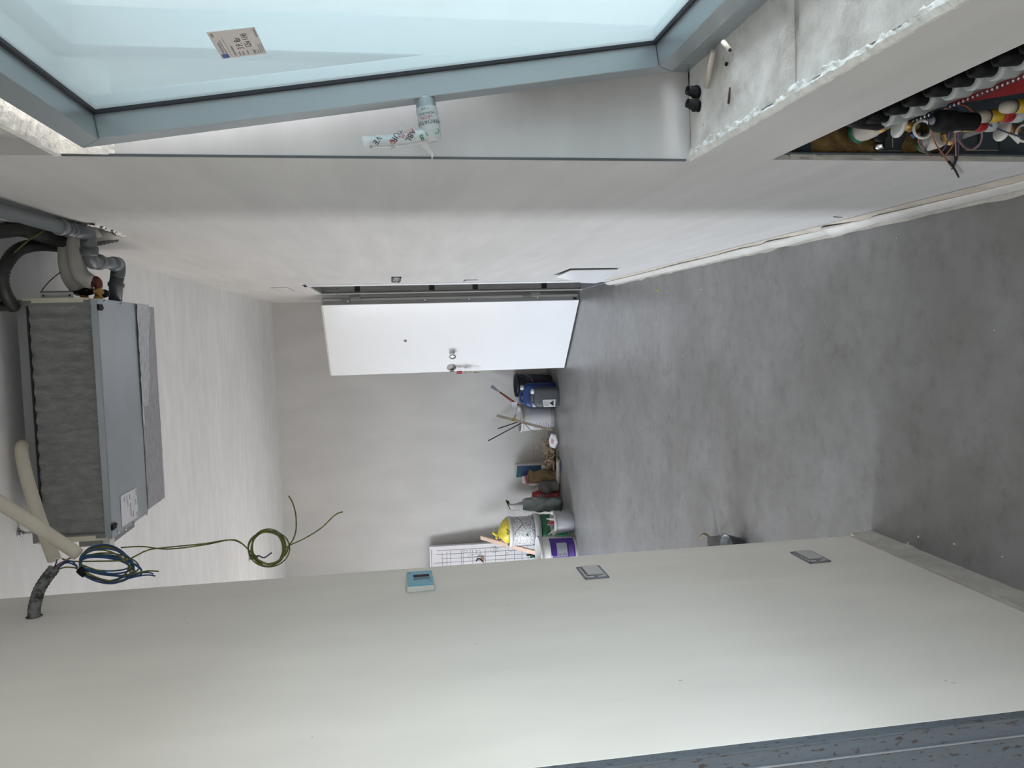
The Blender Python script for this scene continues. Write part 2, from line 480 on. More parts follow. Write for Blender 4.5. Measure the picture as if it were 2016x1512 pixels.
# back wall, very slightly out of square; its foot is left unskimmed
yb = lambda x: 7.604 - .0274 * x
struct(B().hexa([(-3.6, yb(-3.6), .17), (XR, yb(XR), .17), (XR, 8, .17), (-3.6, 8, .17)], [(-3.6, yb(-3.6), ZC), (XR, yb(XR), ZC), (XR, 8, ZC), (-3.6, 8, ZC)]), 'wall_back', M_wall)
struct(B().hexa([(-3.6, yb(-3.6) + .006, 0), (XR, yb(XR) + .006, 0), (XR, 8, 0), (-3.6, 8, 0)], [(-3.6, yb(-3.6) + .006, .17), (XR, yb(XR) + .006, .17), (XR, 8, .17), (-3.6, 8, .17)]), 'baseboard_back', M_gyp)

# stub wall on the left with its plaster foot
struct(B().box(-.83, -.705, 1.17, 2.287, .09, ZC), 'wall_stub', M_wall_s, bevel=.003)
bs = B().box(-.83, -.7015, 1.17, 2.300, 0, .076)
bb = struct(bs, 'baseboard_stub', M_gyp)
bs = B()
def foot(u, v):
    y = 1.17 + u * 1.133
    n = noise.noise(Vector((y * 14, v * 3, 1)))
    return (-.7010 + .004 * v ** 2 + .006 * max(0, n) * v, y, .075 * (1 - v))
bs.grid(foot, 90, 3)
bs.build('plaster_strip', M_gyp, bb)
B().box(-.82, -.7065, 1.175, 2.286, .075, .091).build('groove', M_foam, bb)

# rest of the shell (outside the frame)
lw = B()
for y0, y1, z0, z1 in ((.9, 2.1, 0, ZC), (2.93, 5.02, 0, ZC), (6.18, 7.95, 0, ZC), (2.1, 2.93, 2.32, ZC), (5.02, 6.18, 2.32, ZC)): lw.box(-3.6, -3.4, y0, y1, z0, z1)
struct(lw, 'wall_left', M_wall_s)
struct(B().box(-1.87, -1.75, -2.4, 1.17, 0, ZC).box(-3.4, -1.75, 1.03, 1.17, 0, ZC).box(-1.75, -.83, 1.03, 1.17, 2.1, ZC), 'wall_near_left', M_wall_s)  # unseen partition, put in to block window_2 light from the near end
struct(B().box(-3.6, 1.9, -2.4, -2.2, 0, ZC), 'wall_rear', M_wall)
# stairwell behind the open entrance door
struct(B().box(1.7, 1.8, 4.5, 7.4, 0, ZC).box(XR + .43, 1.7, 4.5, 4.6, 0, ZC).box(XR + .43, 1.7, 7.3, 7.4, 0, ZC), 'wall_stairwell', M_wall)

# galvanised end channel of the stub wall (frame for a door to come)
t = thing('trim_1', (-.77, 1.16, 0), None, None, kind='structure')
B().box(-.845, -.7055, 1.150, 1.172, 0, 2.66).build('end_plate', M_galv_old, t)
B().box(-.7075, -.7042, 1.148, 1.164, 0, 2.66).build('corner_lip', M_galv_old, t)
B().box(-.738, -.735, 1.147, 1.151, 0, 2.66).build('bead', M_galv, t)

# window_2: balcony door that lights the room from the left, out of frame
t = thing('window_2', (-3.45, 2.05, 0), None, None, kind='structure')
f = B()
for y0, y1, z0, z1 in ((2.1, 2.16, 0, 2.32), (2.87, 2.93, 0, 2.32), (2.1, 2.93, 2.25, 2.32), (2.1, 2.93, 0, .05)): f.box(-3.5, -3.43, y0, y1, z0, z1)
f.build('frame', M_alu, t)
t = thing('added_window_3', (-3.45, 5.5, 0), None, None, kind='structure')  # unseen window opening, added to brighten the far end of the room
f = B()
for y0, y1, z0, z1 in ((5.02, 5.08, 0, 2.32), (6.12, 6.18, 0, 2.32), (5.02, 6.18, 2.25, 2.32), (5.02, 6.18, 0, .05)): f.box(-3.5, -3.43, y0, y1, z0, z1)
f.build('frame', M_alu, t)

# ------------------------------------------------------------ window_1: tilted casement on the right
win = thing('window_1', (.54, .27, .96), None, None, kind='structure')
f = B()
for y0, y1, z0, z1 in ((1.447, 1.497, .945, 2.141), (-2.0, -1.95, .945, 2.141), (-1.95, 1.447, 2.093, 2.141), (-1.95, 1.447, .945, .992), (.285, .335, .992, 2.093)): f.box(.512, .582, y0, y1, z0, z1)
f.build('fixed_frame', M_alu, win, bevel=.002)
so = Vector((.4935, 0, 1.014)); se = Vector((-.157, 0, 1.070)).normalized(); sn = Vector((se.z, 0, -se.x)) * -1     # sash: up and into-room axes
if sn.x > 0: sn = -sn
SP = lambda y, s, n: so + Vector((0, y, 0)) + se * s - sn * n      # n = depth behind the room face
Y0, Y1, S1, FW, DP = .34, 1.440, 1.0815, .042, .072
def member(a, b_, ai, bi):
    """mitred bar: outer edge a-b, inner edge ai-bi, (y, s)"""
    q = lambda n: [SP(*a, n), SP(*b_, n), SP(*bi, n), SP(*ai, n)]
    return B().hexa(q(0), q(DP))
g = .0006
sash = thing('sash', (0, 0, 0), None, None); sash.parent = win; sash.location = -Vector((.54, .27, .96))
del WL[sash.name]; WL[sash.name] = Vector((0, 0, 0))
member((Y1, 0), (Y1, S1), (Y1 - FW, FW + g), (Y1 - FW, S1 - FW - g)).build('stile', M_alu, sash, bevel=.0012)
member((Y0, 0), (Y0, S1), (Y0 + FW, FW + g), (Y0 + FW, S1 - FW - g)).build('stile', M_alu, sash, bevel=.0012)
member((Y0 + g, 0), (Y1 - g, 0), (Y0 + FW + g, FW), (Y1 - FW - g, FW)).build('rail', M_alu, sash, bevel=.0012)
member((Y0 + g, S1), (Y1 - g, S1), (Y0 + FW + g, S1 - FW), (Y1 - FW - g, S1 - FW)).build('rail', M_alu, sash, bevel=.0012)
gk = B()
i0, i1, j0, j1 = Y0 + FW - .002, Y1 - FW + .002, FW - .002, S1 - FW + .002
for a, b_, c, d in ((i1 - .009, i1, j0, j1), (i0, i0 + .009, j0, j1), (i0, i1, j0, j0 + .009), (i0, i1, j1 - .009, j1)):
    gk.hexa([SP(a, c, .040), SP(b_, c, .040), SP(b_, d, .040), SP(a, d, .040)], [SP(a, c, .05), SP(b_, c, .05), SP(b_, d, .05), SP(a, d, .05)])
gk.build('gasket', M_gask, sash)
gp = B(); gp.add([SP(i0, j0, .046), SP(i1, j0, .046), SP(i1, j1, .046), SP(i0, j1, .046)], [(3, 2, 1, 0)])
gp.build('glass_pane', M_glass, sash, fix=False)
# paper sticker on the pane
sg = .0448
def onglass(x, y):        # helper offsets of the sticker corners are taken on the pane: y along the wall, s up the sash
    return SP(x, y, sg)
sc = [onglass(1.231, .793), onglass(1.230, .727), onglass(1.130, .728), onglass(1.130, .793)]
st = B(); st.hexa(sc, [p + sn * .0006 for p in sc])
# (corners listed top-left, bottom-left, bottom-right, top-right as read)
stk = st.build('sticker', M_sticker, sash)
stu = (sc[3] - sc[0]); stv = (sc[1] - sc[0])
SQ = lambda a, b_: sc[0] + stu * a + stv * b_ + sn * .0010
ink = B()
write(ink, '3 P. 8x', SQ(.50, .52), stu, -stv, .0135, 1.15)
write(ink, '125x 1145', SQ(.58, .70), stu, -stv, .0125, 1.0)
ink.build('handwriting', M_ink, stk, fix=False)
for a0, a1, b0, b1 in ((.22, .62, .085, .125), (.05, .70, .15, .17), (.05, .8, .235, .245), (.08, .45, .31, .35), (.06, .2, .42, .45), (.06, .2, .50, .53), (.08, .22, .60, .63), (.07, .20, .735, .79), (.06, .18, .83, .85), (.06, .40, .885, .90), (.06, .40, .925, .94), (.06, .45, .965, .975), (.66, .95, .93, .965), (.82, .95, .05, .10)):
    B().add([SQ(a0, b0), SQ(a1, b0), SQ(a1, b1), SQ(a0, b1)], [(0, 1, 2, 3)]).build('printed_line', M_ink_g, stk, fix=False)
ink = B(); ink.add([SQ(.02, .035), SQ(.18, .035), SQ(.18, .17), SQ(.06, .19), SQ(.02, .15)], [(0, 1, 2, 3, 4)])
ink.build('blue_mark', M_ink_b, stk, fix=False)
# handle, turned up, still in its printed film
hs = .484; hy = 1.415
H = lambda n, s, y=0: SP(hy + y, hs + s, -n)
hd = B()
hd.lathe([(.0178, -.004), (.0182, .001), (.0182, .030), (.0176, .042), (.0165, .066), (.012, .073)], H(0, 0), sn, 24)
hd.tube(spline([H(.060, -.006), H(.063, .02), H(.065, .06), H(.062, .112)], 6), [.0135] * 6 + [.0125] * 6 + [.010] * 6 + [.0095], 14)
hdl = hd.build('handle', M_alu, sash, label='window handle turned upright, wrapped in printed protective film')
fl = B()
rr = []
P = spline([H(.060, -.014), H(.063, .015), H(.065, .06), H(.062, .10), H(.058, .124)], 9)
for i, p in enumerate(P): rr.append((.0158 - .0062 * i / len(P)) * (1 + .10 * noise.noise(Vector((i * .9, 2, 3)))))
fl.tube(P, rr, 16)
fl.lathe([(.0192, .016), (.0199, .022), (.0190, .030), (.0196, .036), (.0190, .050), (.0182, .068), (.010, .0755)], H(0, 0), sn, 24, close=False)
def flap(pts, w0, w1):
    for i in range(len(pts) - 1):
        a, b_ = Vector(pts[i]), Vector(pts[i + 1]); fa = w0 + (w1 - w0) * i / (len(pts) - 1); fb = w0 + (w1 - w0) * (i + 1) / (len(pts) - 1)
        sd = se * .5 + Vector((0, .6, 0)); sd.normalize()
        fl.add([a - sd * fa, a + sd * fa, b_ + sd * fb, b_ - sd * fb], [(0, 1, 2, 3)], True)
flap([H(.074, .018), H(.086, .012), H(.097, .004), H(.106, .006)], .009, .0015)
flap([H(.053, .045, .004), H(.040, .052, .004), H(.030, .060, .004)], .009, .002)
flap([H(.070, .07), H(.078, .072), H(.080, .078)], .008, .006)
film = fl.build('protective_film', M_clearfilm, hdl, fix=False)
def wrap(b, s, size, h, rad, phi0, flip=1):
    """lettering bent round the handle neck"""
    v, f = text_geo(s, size)
    u = Vector((0, -1, 0)); w = se
    out = []
    for x, y in v:
        ph = phi0 + x / rad
        out.append(H(0, 0) + sn * (h + y) + (u * math.cos(ph) + w * math.sin(ph)) * (rad + .0004))
    b.add(out, f)
k = B(); wrap(k, 'VERNICIATURA', .0092, .0440, .0197, .10); wrap(k, 'MONOPOLI', .0062, .0285, .0200, .25)
# the wording also runs up the grip
def along(b, s, size, s0, n0, ang):
    v, f = text_geo(s, size)
    c, d = math.cos(ang), math.sin(ang)
    out = []
    for x, y in v:
        a = s0 + (x * c - y * d); e = (x * d + y * c)
        rad = .0166 - .0058 * max(0, a) / .12
        ph = e / rad
        out.append(H(n0 + .0 + rad * math.sin(ph), a) + Vector((0, -1, 0)) * (rad * math.cos(ph) + .0006))
    b.add(out, f)
along(k, 'TURA', .0155, .066, 0.0625, .95); along(k, 'VE', .015, .098, 0.0625, .8); along(k, 'ABL', .0145, .038, 0.0625, .9)
k.build('film_print', M_ink, hdl, fix=False)
k = B(); wrap(k, 'LEON', .0085, .0358, .0200, .25); along(k, 'S', .016, .072, 0.0685, 1.0); along(k, 'LEON', .012, .045, 0.0585, .4)
k.build('film_print', M_redprint, hdl, fix=False)
k = B(); along(k, 'Q o 8', .016, .004, 0.0645, .3); wrap(k, '* MV', .007, .0200, .0200, .3)
k.build('film_print', M_bucketg, hdl, fix=False)

# raw concrete sill with its ragged plaster lip
sill = thing('trim_2', (.45, .5, .96), None, None, kind='structure')
def sillblock(ya, yb_, seed):
    b = B()
    def top(u, v):
        y = ya + (yb_ - ya) * u; x = XR + .012 + (.767 - XR - .012) * v
        q = Vector((x * 9, y * 9, seed)); z = .960 + .004 * noise.noise(q) + .002 * noise.noise(q * 4)
        if v > .38: z += .010 * min(1, (v - .38) * 8) * (1 if y > 1.30 else .5)
        e = min(u, 1 - u) * (yb_ - ya)
        if e < .006: z -= .006
        return (x, y, z)
    b.grid(top, max(8, int((yb_ - ya) * 60)), 18)
    b.add([top(0, 0), top(1, 0), (XR + .012, yb_, .90), (XR + .012, ya, .90)], [(0, 1, 2, 3)])
    b.add([top(0, 0), top(0, 1), (.767, ya, .90), (XR + .012, ya, .90)], [(0, 1, 2, 3)])
    b.add([top(1, 0), top(1, 1), (.767, yb_, .90), (XR + .012, yb_, .90)], [(0, 1, 2, 3)])
    b.build('sill_block', M_sill, sill, fix=False)
sillblock(1.092, 1.497, 3.1); sillblock(.55, 1.086, 8.7); sillblock(-2.0, .545, 5.2)
cb = B()
def lip(u, v):
    y = -.95 + 2.447 * u
    n = noise.noise(Vector((y * 17, 0, 5))) + .6 * noise.noise(Vector((y * 61, 0, 8))) + .35 * noise.noise(Vector((y * 150, 0, 2)))
    wdt = max(.017, .024 + .010 * n + .010 * noise.noise(Vector((y * 4, 3, 3))))
    e = noise.noise(Vector((y * 40, 7, 1))) + .6 * noise.noise(Vector((y * 110, 3, 1)))
    if v < .17: return (XR + .0002, y, .948)
    if v < .34: return (XR - .0004 + .0022 * max(0, e), y, .9568 + .0025 * e)
    t_ = (v - .34) / .66
    z = .9585 + .0055 * (1 - t_) + .0035 * noise.noise(Vector((y * 45, t_ * 3, 4))) + .002 * noise.noise(Vector((y * 120, t_ * 6, 4)))
    if v > .99: z = .954
    return (XR + .001 + wdt * t_ + .002 * max(0, e) * (1 - t_), y, z)
cb.grid(lip, 620, 6, False)
cb.build('plaster_lip', M_crust, sill, fix=False)
# two rubber plugs, pipe ends and a rusty nail cast into the sill
for (p, ax) in (((0.4552, 1.4404, 0.9620), (.1, -.2, 1)), ((0.4293, 1.4411, 0.9620), (.2, -.15, 1))):
    b = B().lathe([(.0105, -.01), (.0105, .004), (.0125, .004), (.0125, .008), (.0100, .009), (.0100, .016), (.0085, .017), (.0085, .024), (.0062, .024), (.0058, .016)], p, ax, 20)
    b.build('rubber_plug', M_rubber, sill)
B().cyl((0.4490, 1.3902, 0.9660), (0.4974, 1.3390, 0.9750), .0050, .0046, 12).build('pipe_end', M_foam, sill)
B().cyl((0.4885, 1.2745, 0.9850), (0.4657, 1.2489, 0.9850), .0045, .0045, 12).build('pipe_end', M_foam, sill)
B().cyl((0.4660, 1.2489, 0.9850), (0.4650, 1.2480, 0.9850), .0030, .0030, 12).build('pipe_bore', M_ink, sill)
B().cyl((0.3938, 1.3036, 0.9630), (0.4185, 1.2927, 0.9650), .0022, .0016, 8).build('rusty_nail', M_rust, sill)
ch = B(); ch.ball((0.4624, 1.3041, 0.9660), .004, .0035, .003); ch.build('rubber_crumb', M_rubber, sill)

# shutter-box panel edge over the window
t = thing('trim_3', (XR, .27, 2.141), None, None, kind='structure')
B().box(XR - .0015, XR + .43, -.95, 1.500, 2.1395, 2.1515).build('soffit_board', M_crust, t)
# thin shadow-gap bead down the edge of the reveal
B().box(XR - .0012, XR + .0035, 1.4955, 1.4985, .965, 2.14).build('trim_4', M_pvc, kind='structure')
# bevelled corner fillet at the top of the reveal
B().hexa([(XR + .002, 1.497, 2.05), (XR + .17, 1.497, 2.05), (XR + .17, 1.4955, 2.06), (XR + .002, 1.4955, 2.06)], [(XR + .002, 1.497, 2.141), (XR + .17, 1.497, 2.141), (XR + .17, 1.489, 2.141), (XR + .002, 1.489, 2.141)]).build('trim_5', M_crust, kind='structure')

# perimeter strip along the foot of the right wall: foam upstand and a wavy film flap
bb = thing('baseboard_right', (XR, 3, 0), None, None, kind='structure')
b = B()
def up(u, v):
    y = .2 + 5.0 * u
    return (XR - .001 - .010 * math.sin(v * PI * .55), y, .098 * (1 - v))
b.grid(up, 60, 6)
b.build('foam_strip', M_foam, bb)
b = B()
WV = [(1.2, .1), (1.75, .2), (2.0, .4), (2.18, .55), (2.27, .12), (2.33, .5), (2.44, 1.0), (2.53, .15), (2.62, .35), (2.85, .8), (2.95, .35), (3.1, .7), (3.4, .5), (3.8, .7), (4.4, .5), (5.3, .6)]
def wav(y):
    if y <= WV[0][0]: return .1
    for (a, fa), (c, fc) in zip(WV, WV[1:]):
        if a <= y <= c:
            t_ = (y - a) / (c - a); t_ = t_ * t_ * (3 - 2 * t_); return fa + (fc - fa) * t_
    return .2
def flapf(u, v):
    y = .2 + 5.02 * u
    k_ = wav(y)
    x = XR - .009 - .008 * v - .022 * k_ * math.sin(v * PI * .85)
    z = (.046 + .048 * k_) * (1 - v) + .005 * v + .010 * k_ * math.sin(v * PI)
    return (x, y, max(.001, z))
b.grid(flapf, 260, 8)
o = b.build('film_flap', M_film, bb, fix=False)
sm = o.modifiers.new('thick', 'SOLIDIFY'); sm.thickness = .0015
b = B()
b.grid(lambda u, v: (XR - .010 - (.020 + .010 * noise.noise(Vector((u * 40, 1, 1)))) * v, .2 + 5.0 * u, .004 * (1 - v) + .0015), 200, 2)
b.build('mortar_smear', M_gyp, bb, fix=False)

# ------------------------------------------------------------ door_1: armoured entrance door, leaf swung open into the room
dr = thing('door_1', (XR, 6.15, 0), None, None, kind='structure')
f = B()
for y0, y1, z0, z1 in ((5.06, 5.19, 0, 2.115), (6.15, 6.19, 0, 2.125), (5.06, 6.19, 2.092, 2.125)):
    f.box(XR - .006, XR + .004, y0, y1, z0, z1)
f.build('architrave', M_door, dr, bevel=.001)
f = B().box(XR - .002, XR + .085, 6.138, 6.152, .0, 2.095).box(XR + .0, XR + .012, 5.185, 5.20, 0, 2.095).box(XR, XR + .085, 5.19, 6.15, 2.085, 2.10)
f.build('jamb', M_doorgrey, dr)
B().box(XR - .007, XR + .001, 6.126, 6.150, .0, 2.10).build('jamb_lip', M_offwhite, dr)
B().box(XR + .087, XR + .43, 6.10, 6.16, 0, 2.10).build('jamb_return', M_gask, dr)
for zz in (1.815, 1.232, .883, .318):
    B().box(XR + .012, XR + .066, 6.1365, 6.1385, zz - .022, zz + .022).build('strike_hole', M_gask, dr)
for zz in (1.965, 1.37, .77, .21):
    B().cyl((XR + .036, 6.1392, zz), (XR + .036, 6.1368, zz), .008, .008, 12).build('screw', M_ink_g, dr)
B().box(XR, XR + .43, 5.19, 6.15, -.005, .012).build('threshold', M_ink_g, dr)
# leaf: local axes along the leaf (L) and through it (N)
hb = Vector((.249, 6.201, 0)); L = Vector((-.698, .716, 0)).normalized(); N = Vector((-.716, -.698, 0)).normalized(); LW = .842
D = lambda a, n, z: hb + L * a + N * n + Vector((0, 0, z))
def dbox(b, a0, a1, n0, n1, z0, z1):
    return b.hexa([D(a0, n0, z0), D(a1, n0, z0), D(a1, n1, z0), D(a0, n1, z0)], [D(a0, n0, z1), D(a1, n0, z1), D(a1, n1, z1), D(a0, n1, z1)])
lf = thing('leaf', tuple(hb), None, None); lf.parent = dr; lf.location = hb - Vector((XR, 6.15, 0)); WL[lf.name] = hb.copy()
dbox(B(), 0, LW, -.006, .0, .012, 2.092).build('face_panel', M_door, lf, bevel=.0015)
dbox(B(), .006, LW - .004, -.070, -.006, .010, 2.104).build('core', M_offwhite, lf)
dbox(B(), -.002, .006, -.046, -.006, .012, 2.092).build('hinge_edge', M_doorgrey, lf)
dbox(B(), -.006, .006, -.066, -.046, .012, 2.104).build('edge_step', M_offwhite, lf)
dbox(B(), .004, .012, -.090, -.066, .012, 2.098).build('edge_flange', M_doorgrey, lf)
dbox(B(), LW - .004, LW + .003, -.068, -.002, .012, 2.098).build('lock_edge', M_offwhite, lf)
for zz in (1.895, 1.285, .93, .36):
    B().lathe([(.007, 0), (.0075, .014), (.003, .026)], D(-.002, -.026, zz), -L, 10).build('anti_lift_pin', M_silver, lf)
for zz in (1.93, .46):
    h_ = B(); dbox(h_, -.014, -.006, -.068, -.044, zz - .055, zz + .02); dbox(h_, -.024, -.004, -.096, -.060, zz - .13, zz - .05)
    h_.build('hinge', M_doorgrey, lf, bevel=.002)
bt = B(); dbox(bt, -.005, .0, -.03, -.01, .03, .06); bt.build('edge_catch', M_ink, lf)
b = B().lathe([(.024, 0), (.024, .006), (.011, .010), (.010, .030), (.026, .036), (.031, .046), (.029, .056), (.016, .061), (.0, .062)], D(.591, 0, 1.048), N, 24)
b.build('knob', M_chrome, lf)
b = B().lathe([(.044, 0), (.044, .004), (.038, .010), (.024, .016), (.022, .022), (.012, .022), (.012, .026), (.0, .026)], D(.785, 0, 1.046), N, 28)
esc = b.build('lock_escutcheon', M_chrome, lf)
B().lathe([(.014, .0262), (.014, .0272), (.0, .0272)], D(.785, 0, 1.046), N, 20).build('cylinder_face', M_ink, esc)
b = B().lathe([(.013, 0), (.013, .004), (.010, .006), (.008, .006), (.007, .003), (.0, .003)], D(.428, 0, 1.449), N, 20)
b.build('peephole', M_ink_g, lf)

# the bunch of keys left in the lock
kb = D(.785, .03, .85)
k = thing('key_bunch', tuple(kb), 'bunch of keys with red tag hanging from the lock of the white door', 'keys')
kk = B(); dbox(kk, .779, .791, .022, .052, 1.030, 1.062); dbox(kk, .783, .787, .050, .056, 1.02, 1.072); kk.build('key_in_lock', M_keymetal, k, bevel=.001)
kk = B(); kk.tube([D(.787 + .011 * math.cos(t_ * PI / 8), .053, 1.012 + .014 * math.sin(t_ * PI / 8)) for t_ in range(17)], .0014, 6); kk.build('ring', M_silver, k)
kk = B(); dbox(kk, .782, .812, .046, .060, .955, 1.005); kk.build('key_tag', M_keyred, k, bevel=.003, seg=2, label='red plastic key tag')
kk = B(); kk.tube([D(.797 + .013 * math.cos(t_ * PI / 8), .053, .945 + .013 * math.sin(t_ * PI / 8)) for t_ in range(17)], .0014, 6); kk.build('ring', M_silver, k)
for a_, tl_, z0_ in ((.79, .012, .885), (.80, .0, .88), (.808, -.01, .885)):
    kk = B(); kk.prism([D(a_ - .012, .050 + tl_, .94), D(a_ + .012, .050 + tl_, .94), D(a_ + .013, .050 + tl_, .918), D(a_ + .004, .050 + tl_, .912), D(a_ + .004, .050 + tl_, z0_ - .015), D(a_ - .004, .050 + tl_, z0_ - .01), D(a_ - .004, .050 + tl_, .912), D(a_ - .013, .050 + tl_, .918)], N * .0025)
    kk.build('key', M_keymetal, k)
kk = B(); kk.tube([D(.80, .052, .87), D(.803, .053, .845)], .0012, 6); kk.ball(D(.803, .053, .838), .008, .008, .010); kk.tube([D(.803, .053, .83), D(.805, .053, .795)], .003, 6); kk.build('fob', M_keymetal, k)

# ------------------------------------------------------------ little things on the right wall
PL = lambda y, z, x=0: (XR - x, y, z)
t = thing('junction_box', PL(4.68, 1.50), 'small open junction box beside the entrance door with loose wires', 'junction box')
B().box(XR - .004, XR + .002, 4.49, 4.88, 1.543, 1.553).box(XR - .004, XR + .002, 4.49, 4.88, 1.496, 1.506).box(XR - .004, XR + .002, 4.49, 4.51, 1.496, 1.553).box(XR - .004, XR + .002, 4.84, 4.88, 1.496, 1.553).build('rim', M_ink, t)
B().box(XR - .002, XR + .001, 4.51, 4.84, 1.506, 1.543).build('box_face', M_offwhite, t)
B().tube(spline([PL(4.84, 1.548, .006), PL(4.74, 1.524, .014), PL(4.60, 1.515, .012), PL(4.53, 1.502, .006)], 5), .0035, 6).build('wire', M_ink_g, t)
B().tube(spline([PL(4.55, 1.545, .006), PL(4.66, 1.53, .012), PL(4.75, 1.515, .016), PL(4.84, 1.505, .008)], 5), .0035, 6).build('wire', M_ink_g, t)
t = thing('blank_wall_plate', PL(4.9, 1.02), 'faint blank switch frame low beside the entrance door', 'switch plate')
B().box(XR - .004, XR + .001, 4.83, 4.845, 1.012, 1.093).box(XR - .004, XR + .001, 4.83, 4.95, 1.085, 1.093).build('frame', M_ink_g, t)
B().box(XR - .003, XR + .001, 4.845, 4.95, 1.012, 1.085).build('plate', M_offwhite, t)
t = thing('ceiling_box_cover', PL(5.46, 2.24), 'flush rectangular box cover high on the right wall above the entrance door', 'box cover')
B().box(XR - .006, XR + .001, 5.28, 5.64, 2.236, 2.352).build('cover', M_wall_r, t, bevel=.003)
t = thing('meter_hatch', PL(4.3, .05), 'white meter hatch cover hanging askew low beside the entrance door', 'hatch')
hp = [(0.331, 4.1664, 0.5662), (0.3312, 4.1626, 0.2981), (0.3068, 4.7038, 0.2205), (0.3005, 4.8437, 0.2421), (0.3025, 4.7993, 0.3451), (0.3174, 4.4697, 0.5839)]
B().prism(hp, (.005, .0002, 0)).build('cover', M_door, t)

# wire scratch on the wall
for (a, c) in (((0.3355, 2.2474, 0.1739), (0.3355, 2.2587, 0.1370)),):
    B().tube([a, c], .0012, 5).build('nail', M_iron, label='thin dark nail stub in the right wall near the floor strip', cat='nail')

# ------------------------------------------------------------ fittings on the stub wall
XW = -.705
W = lambda y, z, x=0: (XW + x, y, z)
t = thing('thermostat', W(2.12, 1.475), 'pale blue film covered thermostat on the left stub wall', 'thermostat')
B().box(XW, XW + .018, 2.062, 2.190, 1.476, 1.552).build('base', M_white, t, bevel=.003)
B().box(XW + .016, XW + .0205, 2.064, 2.188, 1.478, 1.550).build('face', M_cyan, t, bevel=.0012)
dsp = B().box(XW + .0203, XW + .0212, 2.133, 2.153, 1.4865, 1.5325).build('display', M_lcd, t)
for i in range(3): B().box(XW + .0211, XW + .0214, 2.135, 2.151, 1.488 + .015 * i, 1.5015 + .015 * i).build('button', M_rubber, dsp)
B().box(XW + .0203, XW + .0212, 2.109, 2.129, 1.4860, 1.5320).build('touch_strip', M_lcd2, t)
B().box(XW + .0203, XW + .0209, 2.168, 2.172, 1.539, 1.5455).build('mark', M_ink_b, t)
B().box(XW + .0203, XW + .0209, 2.090, 2.093, 1.482, 1.490).build('mark', M_ink_b, t)

def wiring_plate(y0, y1, z0, z1, label):
    t = thing('switch_support', W((y0 + y1) / 2, z0), label, 'switch plate', 'uncovered switch supports on the stub wall')
    f = B(); e = .0045
    for a in ((y0, y0 + e, z0, z1), (y1 - e, y1, z0, z1), (y0, y1, z0, z0 + e), (y0, y1, z1 - e, z1)): f.box(XW, XW + .005, *a)
    f.build('frame', M_ink_g, t, bevel=.001)
    B().box(XW, XW + .003, y0 + .004, y1 - .004, z0 + .004, z1 - .004).build('carrier', M_offwhite, t)
    B().box(XW + .002, XW + .010, y0 + .026, y1 - .010, z0 + .012, z1 - .014).build('blank_cover', M_offwhite, t, bevel=.0012)
    B().box(XW + .0028, XW + .0036, y0 + .0225, y0 + .0255, z0 + .012, z1 - .012).box(XW + .0028, XW + .0036, y0 + .024, y1 - .010, z1 - .0135, z1 - .0115).build('slot', M_ink, t)
    for yy in (y0 + .012, y1 - .012):
        for zz in (z0 + .009, z1 - .009):
            B().cyl(W(yy, zz, .003), W(yy, zz, .0045), .003, .003, 10).build('screw', M_silver, t)
    B().cyl(W(y0 + .013, (z0 + z1) / 2, .003), W(y0 + .013, (z0 + z1) / 2, .006), .0055, .0045, 12).build('boss', M_ink_g, t)
    for q in (.35, .6):
        B().box(XW + .003, XW + .0036, y0 + .006 + (y1 - y0) * q, y0 + .008 + (y1 - y0) * q, z0 + .004, z0 + .012).build('rib', M_ink_g, t)
        B().box(XW + .003, XW + .0036, y0 + .006 + (y1 - y0) * q, y0 + .008 + (y1 - y0) * q, z1 - .012, z1 - .004).build('rib', M_ink_g, t)
wiring_plate(2.057, 2.164, .981, 1.052, 'uncovered switch support on the stub wall, upper of two, below the thermostat')
wiring_plate(2.042, 2.153, .307, .376, 'uncovered switch support on the stub wall, lower of two, near the floor')


# =================================================================== FAN COIL UNIT AND SERVICES
UX0, UX1, UY, UZ0, UZ1 = -.583, .130, 2.40, 2.412, 2.628
u = thing('fan_coil_unit', (-.22, 2.6, UZ0), 'galvanised ducted fan coil unit with dark fleece filter hung from the ceiling', 'air conditioner')
B().box(UX0 + .004, UX1 - .004, UY + .035, 2.735, UZ0 + .004, UZ1).build('casing', M_galv, u, bevel=.002)
b = B().box(UX0, UX1, UY - .003, 2.738, UZ0, UZ0 + .003)
b.box(UX0, UX1, UY - .004, UY - .001, UZ0, UZ0 + .018)
b.build('bottom_plate', M_galv, u)
f = B()
f.box(UX0, UX1, UY - .002, UY + .04, UZ1 - .022, UZ1 + .002).box(UX1 - .018, UX1, UY - .001, UY + .04, UZ0 + .003, UZ1 - .022).box(UX0, UX0 + .018, UY - .001, UY + .04, UZ0 + .003, UZ1 - .022).box(UX0 + .018, UX1 - .018, UY, UY + .04, UZ0 + .003, UZ0 + .019)
f.build('filter_frame', M_filter_frame, u)
B().box(UX0 + .018, UX1 - .018, UY + .002, UY + .006, UZ1 - .0262, UZ1 - .0215).build('seal_gap', M_gask, u)
b = B()
def fil(p, q):
    x = UX0 + .017 + (UX1 - UX0 - .034) * p; z = UZ0 + .019 + (UZ1 - UZ0 - .045) * q
    y = UY + .008 + 0.0045 * math.sin(x * 150 + 1.2 * noise.noise(Vector((x * 6, z * 9, 2)))) + .002 * noise.noise(Vector((x * 40, z * 30, 7)))
    return (x, y, z)
b.grid(fil, 150, 40)
b.build('filter_fleece', M_filter, u, fix=False)
